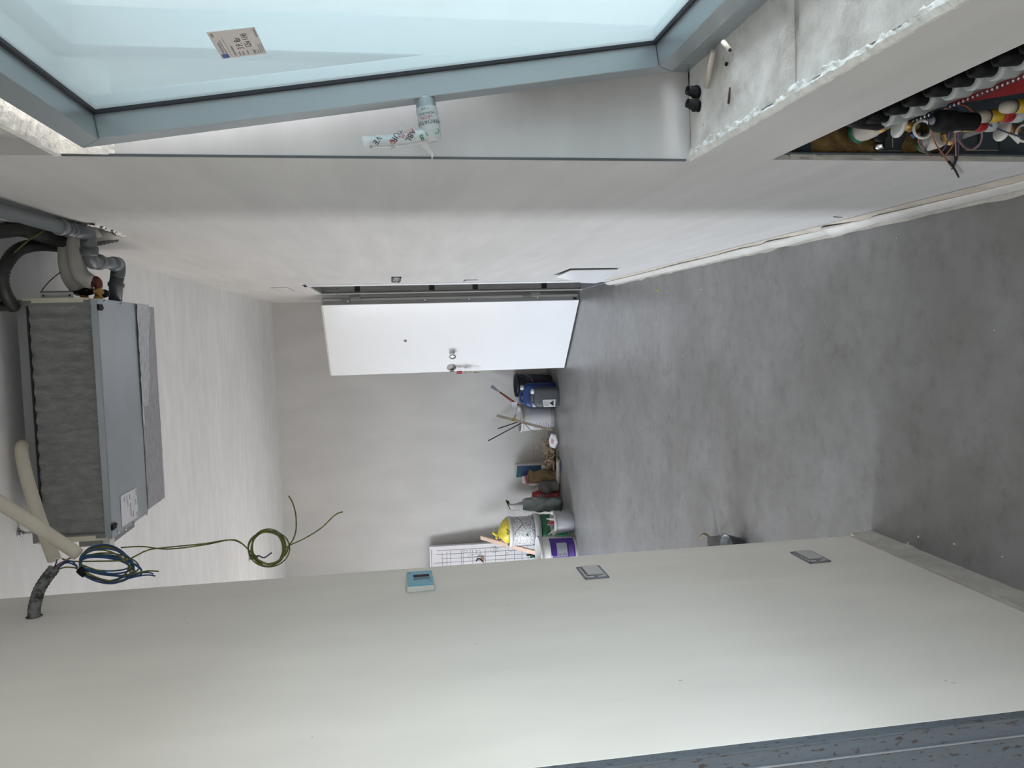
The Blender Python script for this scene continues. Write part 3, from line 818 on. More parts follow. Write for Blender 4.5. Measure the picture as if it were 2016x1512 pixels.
# ivory foam strips at both ends of the front
B().box(UX1 - .010, UX1 + .004, UY - .006, UY - .001, UZ0 + .038, UZ1 - .040).box(UX1 - .003, UX1 + .003, UY - .005, UY - .001, UZ0 + .022, UZ1 - .016).build('foam_strip', M_creamstrip, u)
B().box(UX0 + .001, UX0 + .013, UY - .006, UY - .001, UZ0 + .045, UZ1 - .020).box(UX0 - .002, UX0 + .004, UY - .005, UY - .001, UZ0 + .012, UZ1 - .012).build('foam_strip', M_creamstrip, u)
# side plates, control box, hanging bracket
b = B().box(UX1 - .002, UX1 + .026, UY + .03, UY + .033, UZ0 + .085, UZ1 - .075 + .02)
b.build('side_bracket', M_filter_frame, u)
B().box(UX1 - .002, UX1 + .021, UY + .02, UY + .0225, 2.4845, 2.574).build('end_bracket', M_offwhite, u)
for zz in (2.494, 2.565): B().cyl((UX1 + .012, UY + .0202, zz), (UX1 + .012, UY + .0188, zz), .0028, .0028, 10).build('bracket_hole', M_ink, u)
B().box(UX0 - .030, UX0 + .002, UY + .04, 2.66, UZ0 + .020, UZ0 + .11).build('control_box', M_filter_frame, u, bevel=.002)
B().box(UX0 - .034, UX0 - .002, UY + .01, UY + .05, UZ0 + .012, UZ0 + .030).build('box_flange', M_offwhite, u)
# plenum wrapped in foil behind the plate
b = B()
def fo(x0, x1, y0, y1, z, p, q, s):
    x = x0 + (x1 - x0) * p; y = y0 + (y1 - y0) * q
    n = noise.noise(Vector((x * 22, y * 60, s))) * .5 + noise.noise(Vector((x * 60, y * 160, s))) * .3
    return (x, y, z - .004 * abs(n) - .0015 * math.sin(y * 260))
PYE = 2.935
b.grid(lambda p, q: fo(UX0 + .01, UX1 - .006, 2.738, PYE, UZ0 + .0, p, q, 1), 120, 40)
b.grid(lambda p, q: (UX1 - .006 + .003 * noise.noise(Vector((p * 9, q * 14, 3))), 2.738 + (PYE - 2.738) * p, UZ0 + .0 + (UZ1 - UZ0 - .02) * q), 30, 24)
b.grid(lambda p, q: (UX0 + .010, 2.738 + (PYE - 2.738) * p, UZ0 + .0 + (UZ1 - UZ0 - .02) * q), 8, 8)
b.grid(lambda p, q: (UX0 + .01 + (UX1 - UX0 - .016) * p, PYE, UZ0 + .0 + (UZ1 - UZ0 - .02) * q), 8, 8)
b.build('foil_insulation', M_foil_rib, u, fix=False)
b = B()
def ft(p, q):
    x = -.22 + (UX1 + .22) * p; y = 2.734 + .12 * q * (.55 + .55 * p)
    n = noise.noise(Vector((x * 26, y * 70, 9))) + .6 * noise.noise(Vector((x * 70, y * 120, 4)))
    return (x, y, UZ0 - .0035 - .0045 * abs(n) - .003 * max(0, math.sin(y * 190 + 3 * noise.noise(Vector((x * 8, 1, 1))))))
b.grid(ft, 130, 40)
b.build('foil_tape', M_foil, u, fix=False)
b = B()
b.grid(lambda p, q: (UX0 + .3 + (UX1 - UX0 - .34) * p + 0, 2.734 + .016 * q + .004 * noise.noise(Vector((p * 30, q, 5))), UZ0 - .003 - .003 * abs(noise.noise(Vector((p * 60, q * 4, 8))))), 120, 3)
b.build('foil_tape', M_foil, u, fix=False)
# rating label, clips, screws
lc = [(-0.4729, 2.4837, 2.4112), (-0.4753, 2.6308, 2.4112), (-0.5721, 2.6333, 2.4112), (-0.5690, 2.4802, 2.4112)]
lab = B().hexa([Vector(p) - Vector((0, 0, .0006)) for p in lc], lc).build('rating_label', M_label, u)
lo = Vector(lc[3]); lu = Vector(lc[0]) - Vector(lc[3]); lv = Vector(lc[2]) - Vector(lc[3])     # along, across
LQ = lambda a, c: lo + lu * a + lv * c - Vector((0, 0, .0009))
ink = B()
# read with the unit seen from below: letters run from right to left along x, top towards the rear
write(ink, 'F C R 3 0 0 P', LQ(.55, .77), -lu, lv, .0085, .9)
ink.build('model_code', M_ink, lab, fix=False)
for a0, a1, c0, c1 in ((.18, .62, .53, .58), (.10, .32, .66, .71), (.75, .97, .90, .93), (.04, .20, .90, .95), (.74, .92, .50, .54), (.74, .92, .33, .36), (.74, .92, .18, .21), (.45, .64, .86, .90), (.55, .75, .38, .41)):
    B().add([LQ(a0, c0), LQ(a1, c0), LQ(a1, c1), LQ(a0, c1)], [(0, 1, 2, 3)]).build('printed_line', M_ink_g, lab, fix=False)
for p in ((203, 606), (226, 1034)):
    q = Vector((0.1043, 2.4383, 2.4110)) if p[0] == 203 else Vector((-0.5481, 2.4217, 2.4110))
    b = B().box(q.x - .009, q.x + .009, UY - .010, UY + .022, UZ0 - .007, UZ0).box(q.x - .004, q.x + .004, UY + .022, UY + .034, UZ0 - .005, UZ0)
    b.build('filter_clip', M_black, u, bevel=.0015)
for q in ((0.1261, 2.4543, 2.4110), (0.1228, 2.5978, 2.4110), (0.1252, 2.7404, 2.4110), (-0.5749, 2.4473, 2.4110), (-0.5813, 2.5094, 2.4110), (-0.5819, 2.5906, 2.4110), (-0.5857, 2.7200, 2.4110)):
    B().lathe([(.0045, 0), (.004, .0025), (.0, .003)], q, (0, 0, -1), 10).build('screw', M_silver, u)
# threaded hanger rods up to the ceiling
for x, y in ((UX0 + .027, 2.428), (UX1 - .02, 2.428), (UX0 + .027, 2.70), (UX1 - .02, 2.70)):
    b = B().cyl((x, y, UZ1 - .02), (x, y, 2.682), .004, .004, 10).cyl((x, y, 2.676), (x, y, 2.680), .013, .013, 12).cyl((x, y, 2.668), (x, y, 2.676), .008, .008, 6)
    b.build('hanger_rod', M_silver, u)
# water connections on the right side
b = B()
v0 = Vector((0.1297, 2.4600, 2.4298)); v1 = Vector((0.1811, 2.4600, 2.4282))
b.tube([v0, v0.lerp(v1, .8)], .0105, 12); b.tube([v0.lerp(v1, .35), v0.lerp(v1, .55)], .0165, 6, smooth=False); b.tube([v0.lerp(v1, .05), v0.lerp(v1, .18)], .014, 6, smooth=False)
b.build('brass_valve', M_brass, u)
e1 = Vector((0.1828, 2.4600, 2.4408))
B().tube(spline([v0.lerp(v1, .72), v1 + Vector((0, 0, .0)), v1.lerp(e1, .5) + Vector((.006, 0, 0)), e1], 5), .0125, 12).cyl(e1, e1 + (e1 - v1).normalized() * .004, .017, .017, 14).build('red_elbow', M_copper_red, u)
b = B(); q = Vector((0.1340, 2.4700, 2.4715)); b.cyl(q, q + Vector((.024, 0, .004)), .012, .012, 8); b.build('brass_valve', M_brass, u)
b = B(); q2 = Vector((0.1509, 2.4700, 2.4804)); q3 = Vector((0.1588, 2.4600, 2.4479)); b.cyl(q2, q3, .012, .014, 14); b.tube([Vector((0.1543, 2.4700, 2.5028)), Vector((0.1534, 2.4650, 2.4699))], [.003, .010], 8); b.build('valve_head', M_black, u)
b = B(); b.ball((0.1500, 2.5000, 2.4268), .013, .013, .016); b.build('air_vent', M_black, u)

# condensate drain: grey plastic pipe with sockets
t = thing('drain_pipe', (.31, 2.3, 2.40), 'grey plastic drain pipe with elbows running along the right wall to the unit', 'pipe')
a0, a1 = Vector((0.3110, 1.9316, 2.4436)), Vector((0.3110, 2.2398, 2.4257))
dd = (a1 - a0).normalized()
B().cyl(a0 - dd * .9, a1, .0185, n=20).build('pipe', M_pvc_l, t)
B().lathe([(.019, -.004), (.0225, 0), (.0225, .014), (.019, .018)], a1 - dd * .035, dd, 22).build('socket_ring', M_pvc_l, t)
tb = a1 + dd * .075
b = B().lathe([(.0195, 0), (.0205, .004), (.0205, .02), (.0225, .024), (.0225, .036), (.0205, .040), (.0205, .075)], a1, dd, 22)
tb = a1 + dd * .068
e_in = Vector((0.2478, 2.3750, 2.4160)); tb = Vector((0.3145, 2.3550, 2.4115))
b.tube([a1 + dd * .02, tb - (tb - a1).normalized() * .012, tb + (e_in - tb).normalized() * .003, tb.lerp(e_in, .35), e_in.lerp(tb, .15)], .0215, 20)
b.build('elbow', M_pvc, t)
k0 = e_in.lerp(tb, .25); kd = (e_in - tb).normalized()
B().lathe([(.0205, -.012), (.0245, -.010), (.0245, .008), (.0205, .012)], k0, kd, 22).build('socket_ring', M_pvc, t)
o1 = Vector((0.2356, 2.4000, 2.4189)); o2 = Vector((0.2403, 2.4500, 2.4169)); o3 = Vector((0.2461, 2.5800, 2.4130))
B().tube(spline([k0, e_in, o1, o2.lerp(o1, .4), o2], 7), .0200, 20).build('elbow', M_pvc, t)
od = (o3 - o2).normalized()
B().lathe([(.0200, -.004), (.0235, -.002), (.0235, .012), (.0195, .016)], o2 - od * .01, od, 22).build('socket_ring', M_pvc_l, t)
B().cyl(o2, o3, .0180, n=20).build('pipe', M_pvc_l, t)
B().lathe([(.0180, -.030), (.0225, -.026), (.0225, 0)], o3, od, 22).build('socket_ring', M_pvc_l, t)
o4 = Vector((0.2288, 2.6000, 2.4147)); o5 = Vector((0.1909, 2.6050, 2.4246)); o6 = Vector((0.1334, 2.6100, 2.4326))
B().tube(spline([o3 - od * .004, o3 + od * .012, o4, o4.lerp(o5, .5)], 7), .0215, 20).build('elbow', M_pvc, t)
B().tube([o4.lerp(o5, .3), o5, o5.lerp(o6, .05), o5.lerp(o6, .2), o5.lerp(o6, .3), o6], [.0205, .0205, .0245, .0245, .0205, .0195], 20).build('socket', M_pvc, t)

# two insulated water hoses out of the wall
for nm, pts, lb in (('A', [(.345, 2.50, 2.43), (0.3146, 2.4900, 2.4892), (0.2596, 2.4700, 2.4879), (0.2090, 2.4600, 2.4760), (0.1876, 2.4600, 2.4561), (0.1828, 2.4600, 2.4408)], 'white insulated hose curving from the wall to the red brass elbow'),
                ('B', [(.345, 2.56, 2.39), (0.3248, 2.5450, 2.5253), (0.2662, 2.5300, 2.5375), (0.2114, 2.5200, 2.5299), (0.1763, 2.5050, 2.5076), (0.1597, 2.4900, 2.4859)], 'white insulated hose curving from the wall to the black valve head')):
    P_ = spline(pts, 8)
    B().tube(P_, [.0235] * (len(P_) - 5) + [.0235, .023, .022, .020, .018], 18).build('insulated_hose', M_ins, label=lb, cat='hose', group='insulated water hoses at the unit')
# black corrugated conduits
for pts, r_, lb in (([(0.2851, 2.1600, 2.6224), (0.3086, 2.2700, 2.6004), (0.3220, 2.3400, 2.5774), (0.3123, 2.4200, 2.5480), (0.3174, 2.5600, 2.5330), (.345, 2.63, 2.46)], .0195, 'black corrugated conduit nearest the grey drain pipe, running into the wall'),
                    ([(.345, 2.68, 2.44), (0.3067, 2.6000, 2.5564), (0.2950, 2.4700, 2.5836), (0.2696, 2.3600, 2.5948), (0.2240, 2.3100, 2.6092), (0.1817, 2.3000, 2.6177), (0.1440, 2.3200, 2.6216), (0.1096, 2.3750, 2.6278)], .0175, 'black corrugated conduit looping down behind the top corner of the unit'),
                    ([(0.1108, 2.2400, 2.6617), (0.1098, 2.3300, 2.6479), (0.1131, 2.3920, 2.6272)], .0135, 'short black conduit lying against the top corner of the unit')):
    P_, R_ = ridged(pts, r_, amp=.07, step=.006)
    B().tube(P_, R_, 14).build('corrugated_conduit', M_corr, label=lb, cat='conduit', group='black conduits over the unit')
B().tube(spline([(0.2546, 2.3000, 2.5821), (0.2775, 2.3200, 2.5676), (0.3034, 2.3500, 2.5514), (0.3229, 2.3800, 2.5362)], 6), .0022, 6).build('earth_wire', M_yg_w, label='short yellow green wire end in front of the black conduits', cat='wire')
B().tube(spline([(0.1563, 2.5000, 2.6050), (0.1774, 2.5000, 2.5895), (0.2013, 2.5000, 2.5654), (0.2291, 2.5100, 2.5335)], 6), .0016, 6).build('brown_wire', M_brown_w, label='thin brown wire arching from the unit bracket to the white hoses', cat='wire')
# broken out edge and mesh around the wall opening
t = thing('wall_opening', (XR, 2.45, 2.41), 'ragged hole with torn mesh in the wall behind the drain pipe', 'wall hole')
b = B()
def rag(p, q):
    y = 2.30 + .30 * p; z = 2.375 + .085 * q
    e = max(abs(p - .5), abs(q - .5)) * 2
    n = noise.noise(Vector((p * 9, q * 7, 3)))
    return (XR + .002 - (.012 if .62 < e < .95 else -.004) * (.6 + .8 * abs(n)), y + .012 * n, z + .008 * noise.noise(Vector((p * 8, q * 8, 9))))
vs, fs = [], []
nu, nv = 22, 10
b2 = B()
for i in range(nu):
    for j in range(nv):
        p, q = (i + .5) / nu, (j + .5) / nv
        e = max(abs(p - .5), abs(q - .5)) * 2
        if .60 + .15 * noise.noise(Vector((i * .6, j * .8, 2))) < e < .92 + .12 * noise.noise(Vector((i * .7, j * .5, 6))):
            b2.add([rag(i / nu, j / nv), rag((i + 1) / nu, j / nv), rag((i + 1) / nu, (j + 1) / nv), rag(i / nu, (j + 1) / nv)], [(0, 1, 2, 3)], True)
b2.build('broken_edge', M_crust, t, fix=False, kind='stuff')
b = B()
for i in range(9): b.tube([(XR - .004 - .001 * i, 2.44 + .018 * i, 2.388 + .001 * i), (XR + .02, 2.43 + .018 * i, 2.425)], .0022, 5)
b.build('torn_mesh', M_corr_dusty, t, kind='stuff')

zset = lambda p_, z_: (p_[0], p_[1], z_)
# two cream insulation sleeves hanging at the left end of the unit
for pts, lb in (([zset((-0.3062, 2.5000, 2.6630), 2.652), zset((-0.2950, 2.4400, 2.6531), 2.650), (-0.2979, 2.3700, 2.6309), (-0.3600, 2.3300, 2.6067), (-0.4356, 2.3000, 2.5776), (-0.5098, 2.2700, 2.5461), (-0.5903, 2.2300, 2.5049)], 'cream foam sleeve coming over the top of the unit, the steeper of two'),
                ([(-0.3154, 2.0500, 2.6205), (-0.3994, 2.1000, 2.5688), (-0.4393, 2.1200, 2.5326), (-0.4942, 2.1500, 2.4878), (-0.5688, 2.1900, 2.4276)], 'cream foam sleeve crossing in front from the upper left, the flatter of two')):
    P_ = spline(pts, 8)
    bb_ = B().tube(P_, .0172, 18)
    o = bb_.build('foam_sleeve', M_cream, label=lb, cat='pipe sleeve', group='cream foam sleeves by the unit')
# grey conduit out of the stub wall
pts = [(-.712, 2.11, 2.512), (-0.6902, 2.1100, 2.5118), (-0.6679, 2.1150, 2.5088), (-0.6396, 2.1300, 2.5035), (-0.6169, 2.1500, 2.4931), (-0.5992, 2.1700, 2.4826)]
P_, R_ = ridged(pts, .0150, amp=.035, step=.005)
t = thing('conduit_stub', (-.705, 2.11, 2.5), 'dusty grey conduit stub bending out of the left stub wall', 'conduit')
B().tube(P_, R_, 16).build('conduit', M_corr_dusty, t)
b = B()
for k_ in range(14):
    an = k_ * 2 * PI / 14; rr_ = .020 + .006 * noise.noise(Vector((k_, 1, 1))); r2_ = .020 + .006 * noise.noise(Vector((k_ + 1, 1, 1)))
    a2 = (k_ + 1) * 2 * PI / 14
    b.add([(-.7038, 2.11 + .012 * math.cos(an), 2.512 + .012 * math.sin(an)), (-.7038, 2.11 + .012 * math.cos(a2), 2.512 + .012 * math.sin(a2)), (-.7038, 2.11 + r2_ * math.cos(a2), 2.512 + r2_ * math.sin(a2)), (-.7038, 2.11 + rr_ * math.cos(an), 2.512 + rr_ * math.sin(an))], [(0, 1, 2, 3)])
b.build('rough_hole', M_corr_dusty, t, fix=False)
for pts, m_ in (([(-0.6017, 2.1700, 2.4853), (-0.5884, 2.1800, 2.4809), (-0.5802, 2.1900, 2.4818)], M_purple_w), ([(-0.5993, 2.1700, 2.4801), (-0.5842, 2.1800, 2.4629), (-0.5685, 2.1850, 2.4308)], M_pink_w), ([(-0.6022, 2.1700, 2.4790), (-0.5849, 2.1780, 2.4647), (-0.5737, 2.1850, 2.4362)], M_pink_w),
                ([(-0.6006, 2.1700, 2.4814), (-0.5890, 2.1780, 2.4649), (-0.5843, 2.1800, 2.4426), (-0.5994, 2.1800, 2.4283)], M_blue_w), ([(-0.6023, 2.1700, 2.4777), (-0.5854, 2.1720, 2.4523), (-0.5933, 2.1750, 2.4336), (-0.6037, 2.1800, 2.4272)], M_blue_w),
                ([(-0.6025, 2.1700, 2.4752), (-0.5971, 2.1700, 2.4547), (-0.6018, 2.1750, 2.4316), (-0.6123, 2.1800, 2.4239)], M_yg_w), ([(-0.6018, 2.1750, 2.4860), (-0.5890, 2.1800, 2.4733), (-0.5820, 2.1800, 2.4552)], M_purple_w)):
    B().tube(spline(pts, 5), .0021, 6).build('wire', m_, t)

# coil of blue and yellow-green wires tied with black tape
t = thing('wire_coil', tuple(Vector((-0.6013, 2.1800, 2.3476))), 'tied coil of blue and yellow green wires hanging from the grey conduit', 'wire coil')
cc = Vector((-0.6012, 2.1800, 2.3489)); ux = (Vector((-0.6110, 2.1800, 2.2192)) - cc) / 100; uy = (Vector((-0.7417, 2.1800, 2.3571)) - cc) / 100     # metres per pixel step right / down of the coil's own plane
tie = Vector((160 - 214, 1121 - 1112))
rnd = random.Random(4)
for i in range(13):
    m_ = (M_blue_w, M_yg_w, M_blue_w, M_teal_w, M_yg_w)[i % 5]
    A_, B_ = 60 * rnd.uniform(.80, 1.10), 34 * rnd.uniform(.35, 1.2)
    rot = math.radians(rnd.uniform(-2, 20)); dz = rnd.uniform(-.012, .012)
    pts = []
    for k_ in range(29):
        th = PI + .25 + 2 * PI * k_ / 28
        x, y = A_ * math.cos(th) + (60 - A_) * -1, B_ * math.sin(th)
        xx, yy = x * math.cos(rot) - y * math.sin(rot), x * math.sin(rot) + y * math.cos(rot)
        w_ = max(0, math.cos((th - PI - .0))) ** 2 if math.cos(th - PI) > 0 else 0
        xx = xx * (1 - .85 * w_) + (tie.x + rnd.uniform(-2.5, 2.5)) * .85 * w_; yy = yy * (1 - .6 * w_) + (tie.y - 8 + rnd.uniform(-3, 3) + 8 * math.sin(th)) * .6 * w_
        pts.append(cc + ux * xx + uy * yy + Vector((0, dz * (1 - w_), 0)))
    B().tube(spline(pts, 3), .0022, 6).build('wire', m_, t)
for pts, m_ in (([(-0.6345, 2.1700, 2.3139), (-0.6263, 2.1700, 2.2746), (-0.6229, 2.1700, 2.2457), (-0.6264, 2.1700, 2.2185)], M_yg_w), ([(-0.6414, 2.1700, 2.3337), (-0.6297, 2.1700, 2.2852), (-0.6269, 2.1700, 2.2486), (-0.6323, 2.1700, 2.2332)], M_blue_w), ([(-0.6490, 2.1750, 2.3293), (-0.6369, 2.1700, 2.2830), (-0.6339, 2.1700, 2.2490), (-0.6383, 2.1700, 2.2283)], M_blue_w),
                ([(-0.5784, 2.1900, 2.4690), (-0.5859, 2.1850, 2.4421), (-0.5864, 2.1700, 2.3753), (-0.5888, 2.1700, 2.3048), (-0.5785, 2.1700, 2.2745), (-0.5688, 2.1750, 2.2533)], M_yg_w)):
    B().tube(spline(pts, 5), .0021, 6).build('wire', m_, t)
tp0, tp1 = Vector((-0.6053, 2.1800, 2.4235)), Vector((-0.6234, 2.1800, 2.4067))
b = B().tube([tp0, tp0.lerp(tp1, .3), tp0.lerp(tp1, .7), tp1], [.0115, .0125, .0125, .0115], 10)
b.build('tape_tie', M_black, t)

# the earth wires led on to a second hanging coil
t = thing('earth_wire_coil', tuple(Vector((-0.5885, 2.2000, 1.9378))), 'round coil of yellow green earth wire hanging below the unit', 'wire coil')
c2 = Vector((-0.5887, 2.2000, 1.9350)); u2 = (Vector((-0.5987, 2.2000, 1.7957)) - c2) / 100; v2 = (Vector((-0.7348, 2.2000, 1.9419)) - c2) / 100
for i in range(6):
    A_, B_ = rnd.uniform(30, 40), rnd.uniform(30, 37); ph = rnd.uniform(0, 6); ox, oy = rnd.uniform(-3, 3), rnd.uniform(-3, 3)
    dz = rnd.uniform(-.01, .01)
    pts = [c2 + u2 * (ox + A_ * math.cos(2 * PI * k_ / 26 + ph)) + v2 * (oy + B_ * math.sin(2 * PI * k_ / 26 + ph)) + Vector((0, dz * math.sin(2 * PI * k_ / 26), 0)) for k_ in range(27)]
    B().tube(spline(pts, 3), .0020, 6).build('wire', M_yg_w, t)
for pts in ([(-0.5559, 2.1800, 2.3152), (-0.5570, 2.1800, 2.2607), (-0.5687, 2.1800, 2.1958), (-0.5666, 2.1900, 2.1051), (-0.5584, 2.1950, 2.0355), (-0.5674, 2.2000, 2.0096), (-0.5923, 2.2000, 1.9862), (-0.6186, 2.2000, 1.9654), (-0.6386, 2.2000, 1.9332)],
            [(-0.5701, 2.1750, 2.2547), (-0.5659, 2.1800, 2.2350), (-0.5630, 2.1800, 2.1757), (-0.5627, 2.1900, 2.0981), (-0.5583, 2.1950, 2.0382), (-0.5705, 2.2000, 2.0071), (-0.5954, 2.2000, 1.9836), (-0.6159, 2.2000, 1.9625)],
            [(-0.6343, 2.2000, 1.9122), (-0.6126, 2.2000, 1.8875), (-0.5885, 2.2000, 1.8767), (-0.5675, 2.2000, 1.8631), (-0.5387, 2.2000, 1.8549), (-0.4979, 2.2000, 1.8544), (-0.4653, 2.2000, 1.8613), (-0.4444, 2.2000, 1.8715)],
            [(-0.6204, 2.2000, 1.9018), (-0.5978, 2.2000, 1.8896), (-0.5871, 2.2000, 1.8752), (-0.5696, 2.2000, 1.8324), (-0.5434, 2.2000, 1.7863), (-0.5133, 2.2000, 1.7525), (-0.5026, 2.2000, 1.7350), (-0.5004, 2.2000, 1.7236)]):
    B().tube(spline(pts, 6), .0020, 6).build('wire', M_yg_w, t)
# little wire tail hanging out of the ceiling further back
t = thing('ceiling_wire_tail', (-1.6408, 5.8508, 2.6800), 'small dark wire tail sticking out of the ceiling behind the round wire coil', 'wire')
B().tube(spline([(-1.640, 5.85, 2.685), (-1.6405, 5.8400, 2.6416), (-1.6195, 5.8400, 2.6113), (-1.6382, 5.8400, 2.5682), (-1.6035, 5.8400, 2.5114)], 5), .006, 6).build('wire', M_purple_w, t)
B().box(-1.665, -1.615, 5.83, 5.87, 2.676, 2.682).build('box_rim', M_offwhite, t)


# =================================================================== HEATING MANIFOLD IN ITS WALL NICHE
cab = thing('manifold_cabinet', (XR + .07, 1.0, .10), 'blue grey steel manifold cabinet let into the wall under the window', 'cabinet')
XB = XR + .142
B().box(XR + .010, XB, 1.4775, 1.4805, .103, .784).build('side_panel', M_cabinet, cab)
B().box(XB - .003, XB, .505, 1.4775, .103, .784).build('back_panel', M_cabinet, cab)
B().box(XR + .010, XB, .505, 1.4775, .781, .784).build('top_panel', M_cabinet, cab)
B().box(XR + .010, XR + .012, 1.462, 1.4775, .103, .784).build('front_lip', M_cabinet, cab)
def rough_edge(u_, v_):
    z = .20 + .55 * u_
    n = noise.noise(Vector((z * 30, v_ * 3, 4)))
    return (XR + .0005 + .012 * v_, 1.4808 - .004 - .004 * n - .003 * abs(noise.noise(Vector((z * 90, 2, v_ * 5)))), z)
B().grid(rough_edge, 90, 3).build('mortar_edge', M_gyp, cab, fix=False)
def foam_patch(c, r, seed, nm='foam_patch'):
    b = B(); c = Vector(c)
    n_ = 22
    def q(u_, v_):
        an = 2 * PI * u_
        rr_ = r * v_ * (1 + .22 * noise.noise(Vector((math.cos(an) * 1.6, math.sin(an) * 1.6, seed))))
        return (max(XR + .0125, c.x + rr_ * math.cos(an) * .95), c.y - .012 * (1 - v_ ** 2) - .004 * noise.noise(Vector((math.cos(an) * v_ * 4, math.sin(an) * v_ * 4, seed))), c.z + rr_ * math.sin(an) * 1.15)
    b.grid(q, n_, 8)
    b.build(nm, M_pufoam, cab, fix=False)
foam_patch((0.3705, 1.4760, 0.6432), .050, 2); foam_patch((0.3682, 1.4760, 0.5801), .030, 5); foam_patch((0.3717, 1.4760, 0.4482), .042, 8)
for pts in ([(0.3929, 1.4765, 0.5196), (0.3637, 1.4765, 0.5194)], [(0.3561, 1.4765, 0.5508), (0.3570, 1.4765, 0.4689)], [(0.3592, 1.4765, 0.3497), (0.3600, 1.4765, 0.2707)]):
    B().tube(pts, .0010, 5).build('knock_out_line', M_gyp, cab)
for pts in ([(0.3925, 1.4765, 0.3188), (0.3691, 1.4765, 0.3184)], [(0.3857, 1.4765, 0.2675), (0.3633, 1.4765, 0.2671)]):
    B().tube(pts, .0013, 5).build('slot', M_ink, cab)
hm = thing('heating_manifold', (XR + .05, 1.1, .45), 'underfloor heating manifold with white caps and yellow flow meters in the cabinet', 'manifold')
UXm, zU = .386, .615
B().cyl((UXm, 1.455, zU), (UXm, .60, zU), .0165, n=18).build('supply_bar', M_manif, hm)
b = B()
for i in range(60):
    y = .70 + .0105 * i
    b.tube([(UXm - .014, y, zU - .018 + .002 * noise.noise(Vector((i, 1, 1)))), (UXm - .016, y + .004, zU - .022)], [.0015, .0026], 5)
b.build('silvery_tape_edge', M_silver, hm, kind='stuff')
B().lathe([(.017, 0), (.0235, .004), (.0235, .010), (.017, .014)], (UXm, 1.448, zU + .004), (0, -1, 0), 24).build('green_gasket', M_green, hm)
B().lathe([(.0, 0), (.021, .0), (.0225, .012), (.0225, .034), (.020, .040), (.020, .052), (.017, .060)], (UXm, 1.436, zU + .003), (0, -1, 0), 24).build('white_union', M_ins, hm)
B().lathe([(.017, 0), (.0195, .003), (.0195, .014), (.017, .017)], (UXm, 1.380, zU), (0, -1, 0), 8, smooth=False).build('brass_nut', M_brass, hm)
B().lathe([(.012, -.002), (.0215, 0), (.022, .05), (.0200, .075), (.012, .082)], (UXm, 1.352, zU + .020), (0, -.25, 1), 18).build('black_handle', M_black, hm)
for i, y in enumerate((1.300, 1.246, 1.196, 1.143, 1.094, 1.048, 1.00, .95)):
    cp = B().lathe([(.012, .006), (.0175, .008), (.0180, .034), (.0195, .036), (.0195, .043), (.0175, .045), (.0125, .045)], (UXm - .004, y, zU), (-.10, 0, 1), 20).build('valve_cap', M_capw, hm)
    B().lathe([(.0128, .0445), (.0128, .066), (.0118, .080), (.006, .082)], (UXm - .004, y, zU), (-.10, 0, 1), 18).build('cap_top', M_black, cp)
# red plate behind, between the two bars
B().hexa([(0.4300, 1.3781, 0.4749), (0.4300, 1.4069, 0.4519), (0.4300, 1.2828, 0.3200), (0.4300, 1.1273, 0.4729)], [(0.4340, 1.3909, 0.4647), (0.4340, 1.4199, 0.4415), (0.4340, 1.2947, 0.3084), (0.4340, 1.1377, 0.4627)]).build('red_plate', M_red, hm)
# lower bar with flow meters
LXm, zL = .368, .452
B().cyl((LXm, 1.455, zL), (LXm, .60, zL), .0155, n=18).build('return_bar', M_manif, hm)
B().lathe([(.016, 0), (.021, .004), (.021, .009), (.016, .012)], (LXm, 1.456, zL + .012), (0, -1, 0), 24).build('green_gasket', M_green, hm)
B().lathe([(.0, 0), (.019, 0), (.0195, .030), (.017, .042)], (LXm, 1.444, zL + .010), (0, -1, 0), 20).build('white_union', M_ins, hm)
B().lathe([(.016, 0), (.019, .003), (.019, .012), (.016, .015)], (LXm, 1.400, zL), (0, -1, 0), 8, smooth=False).build('brass_nut', M_brass, hm)
for y in (1.275, 1.213, 1.156, 1.10):
    o_ = (LXm - .008, y, zL); ax = (-.08, 0, 1)
    fm = B().lathe([(.012, .006), (.0145, .008), (.0145, .020), (.0125, .023), (.0125, .026)], o_, ax, 18).build('flow_meter', M_capw, hm)
    B().lathe([(.0120, .026), (.0130, .028), (.0130, .042), (.0115, .046)], o_, ax, 18).build('red_ring', M_red, fm)
    B().lathe([(.0108, .046), (.0112, .052), (.0112, .072)], o_, ax, 18).build('yellow_float', M_amber, fm)
    B().lathe([(.0113, .072), (.0113, .0735), (.0108, .074)], o_, ax, 18).build('ring_line', M_ink, fm)
    B().lathe([(.0106, .074), (.0108, .086), (.009, .094), (.005, .0975), (.0, .098)], o_, ax, 18).build('meter_tip', M_cap, fm)
# drain taps with flat caps, straps and keys
def tap(c, sgn, label=None):
    c = Vector(c)
    b = B().cyl(c, c + Vector((0, .0, .026)), .011, .009, 8).cyl(c + Vector((0, 0, -.004)), c + Vector((0, .02, -.004)), .008, .008, 8)
    tp = b.build('drain_tap', M_brass, hm)
    B().lathe([(.002, 0), (.021, .001), (.022, .006), (.020, .010), (.004, .011)], c + Vector((-.004, -.006, .030)), (.25, .12, 1), 22).build('tap_lid', M_white, tp)
    B().tube([c + Vector((-.010 + .016 * math.cos(t_ * PI / 9), -.012, -.008 + .018 * math.sin(t_ * PI / 9))) for t_ in range(19)], .0028, 6).build('lid_strap', M_white, tp)
tap((0.3660, 1.3204, 0.5858), 1)
tap((0.3720, 1.3584, 0.3359), 1)
B().hexa([(0.3620, 1.3586, 0.3524), (0.3620, 1.3474, 0.3570), (0.3580, 1.3914, 0.2937), (0.3580, 1.4157, 0.2784)], [(0.3680, 1.3811, 0.3323), (0.3680, 1.3697, 0.3369), (0.3640, 1.4147, 0.2723), (0.3640, 1.4394, 0.2568)]).build('tap_key', M_white, hm, bevel=.001)
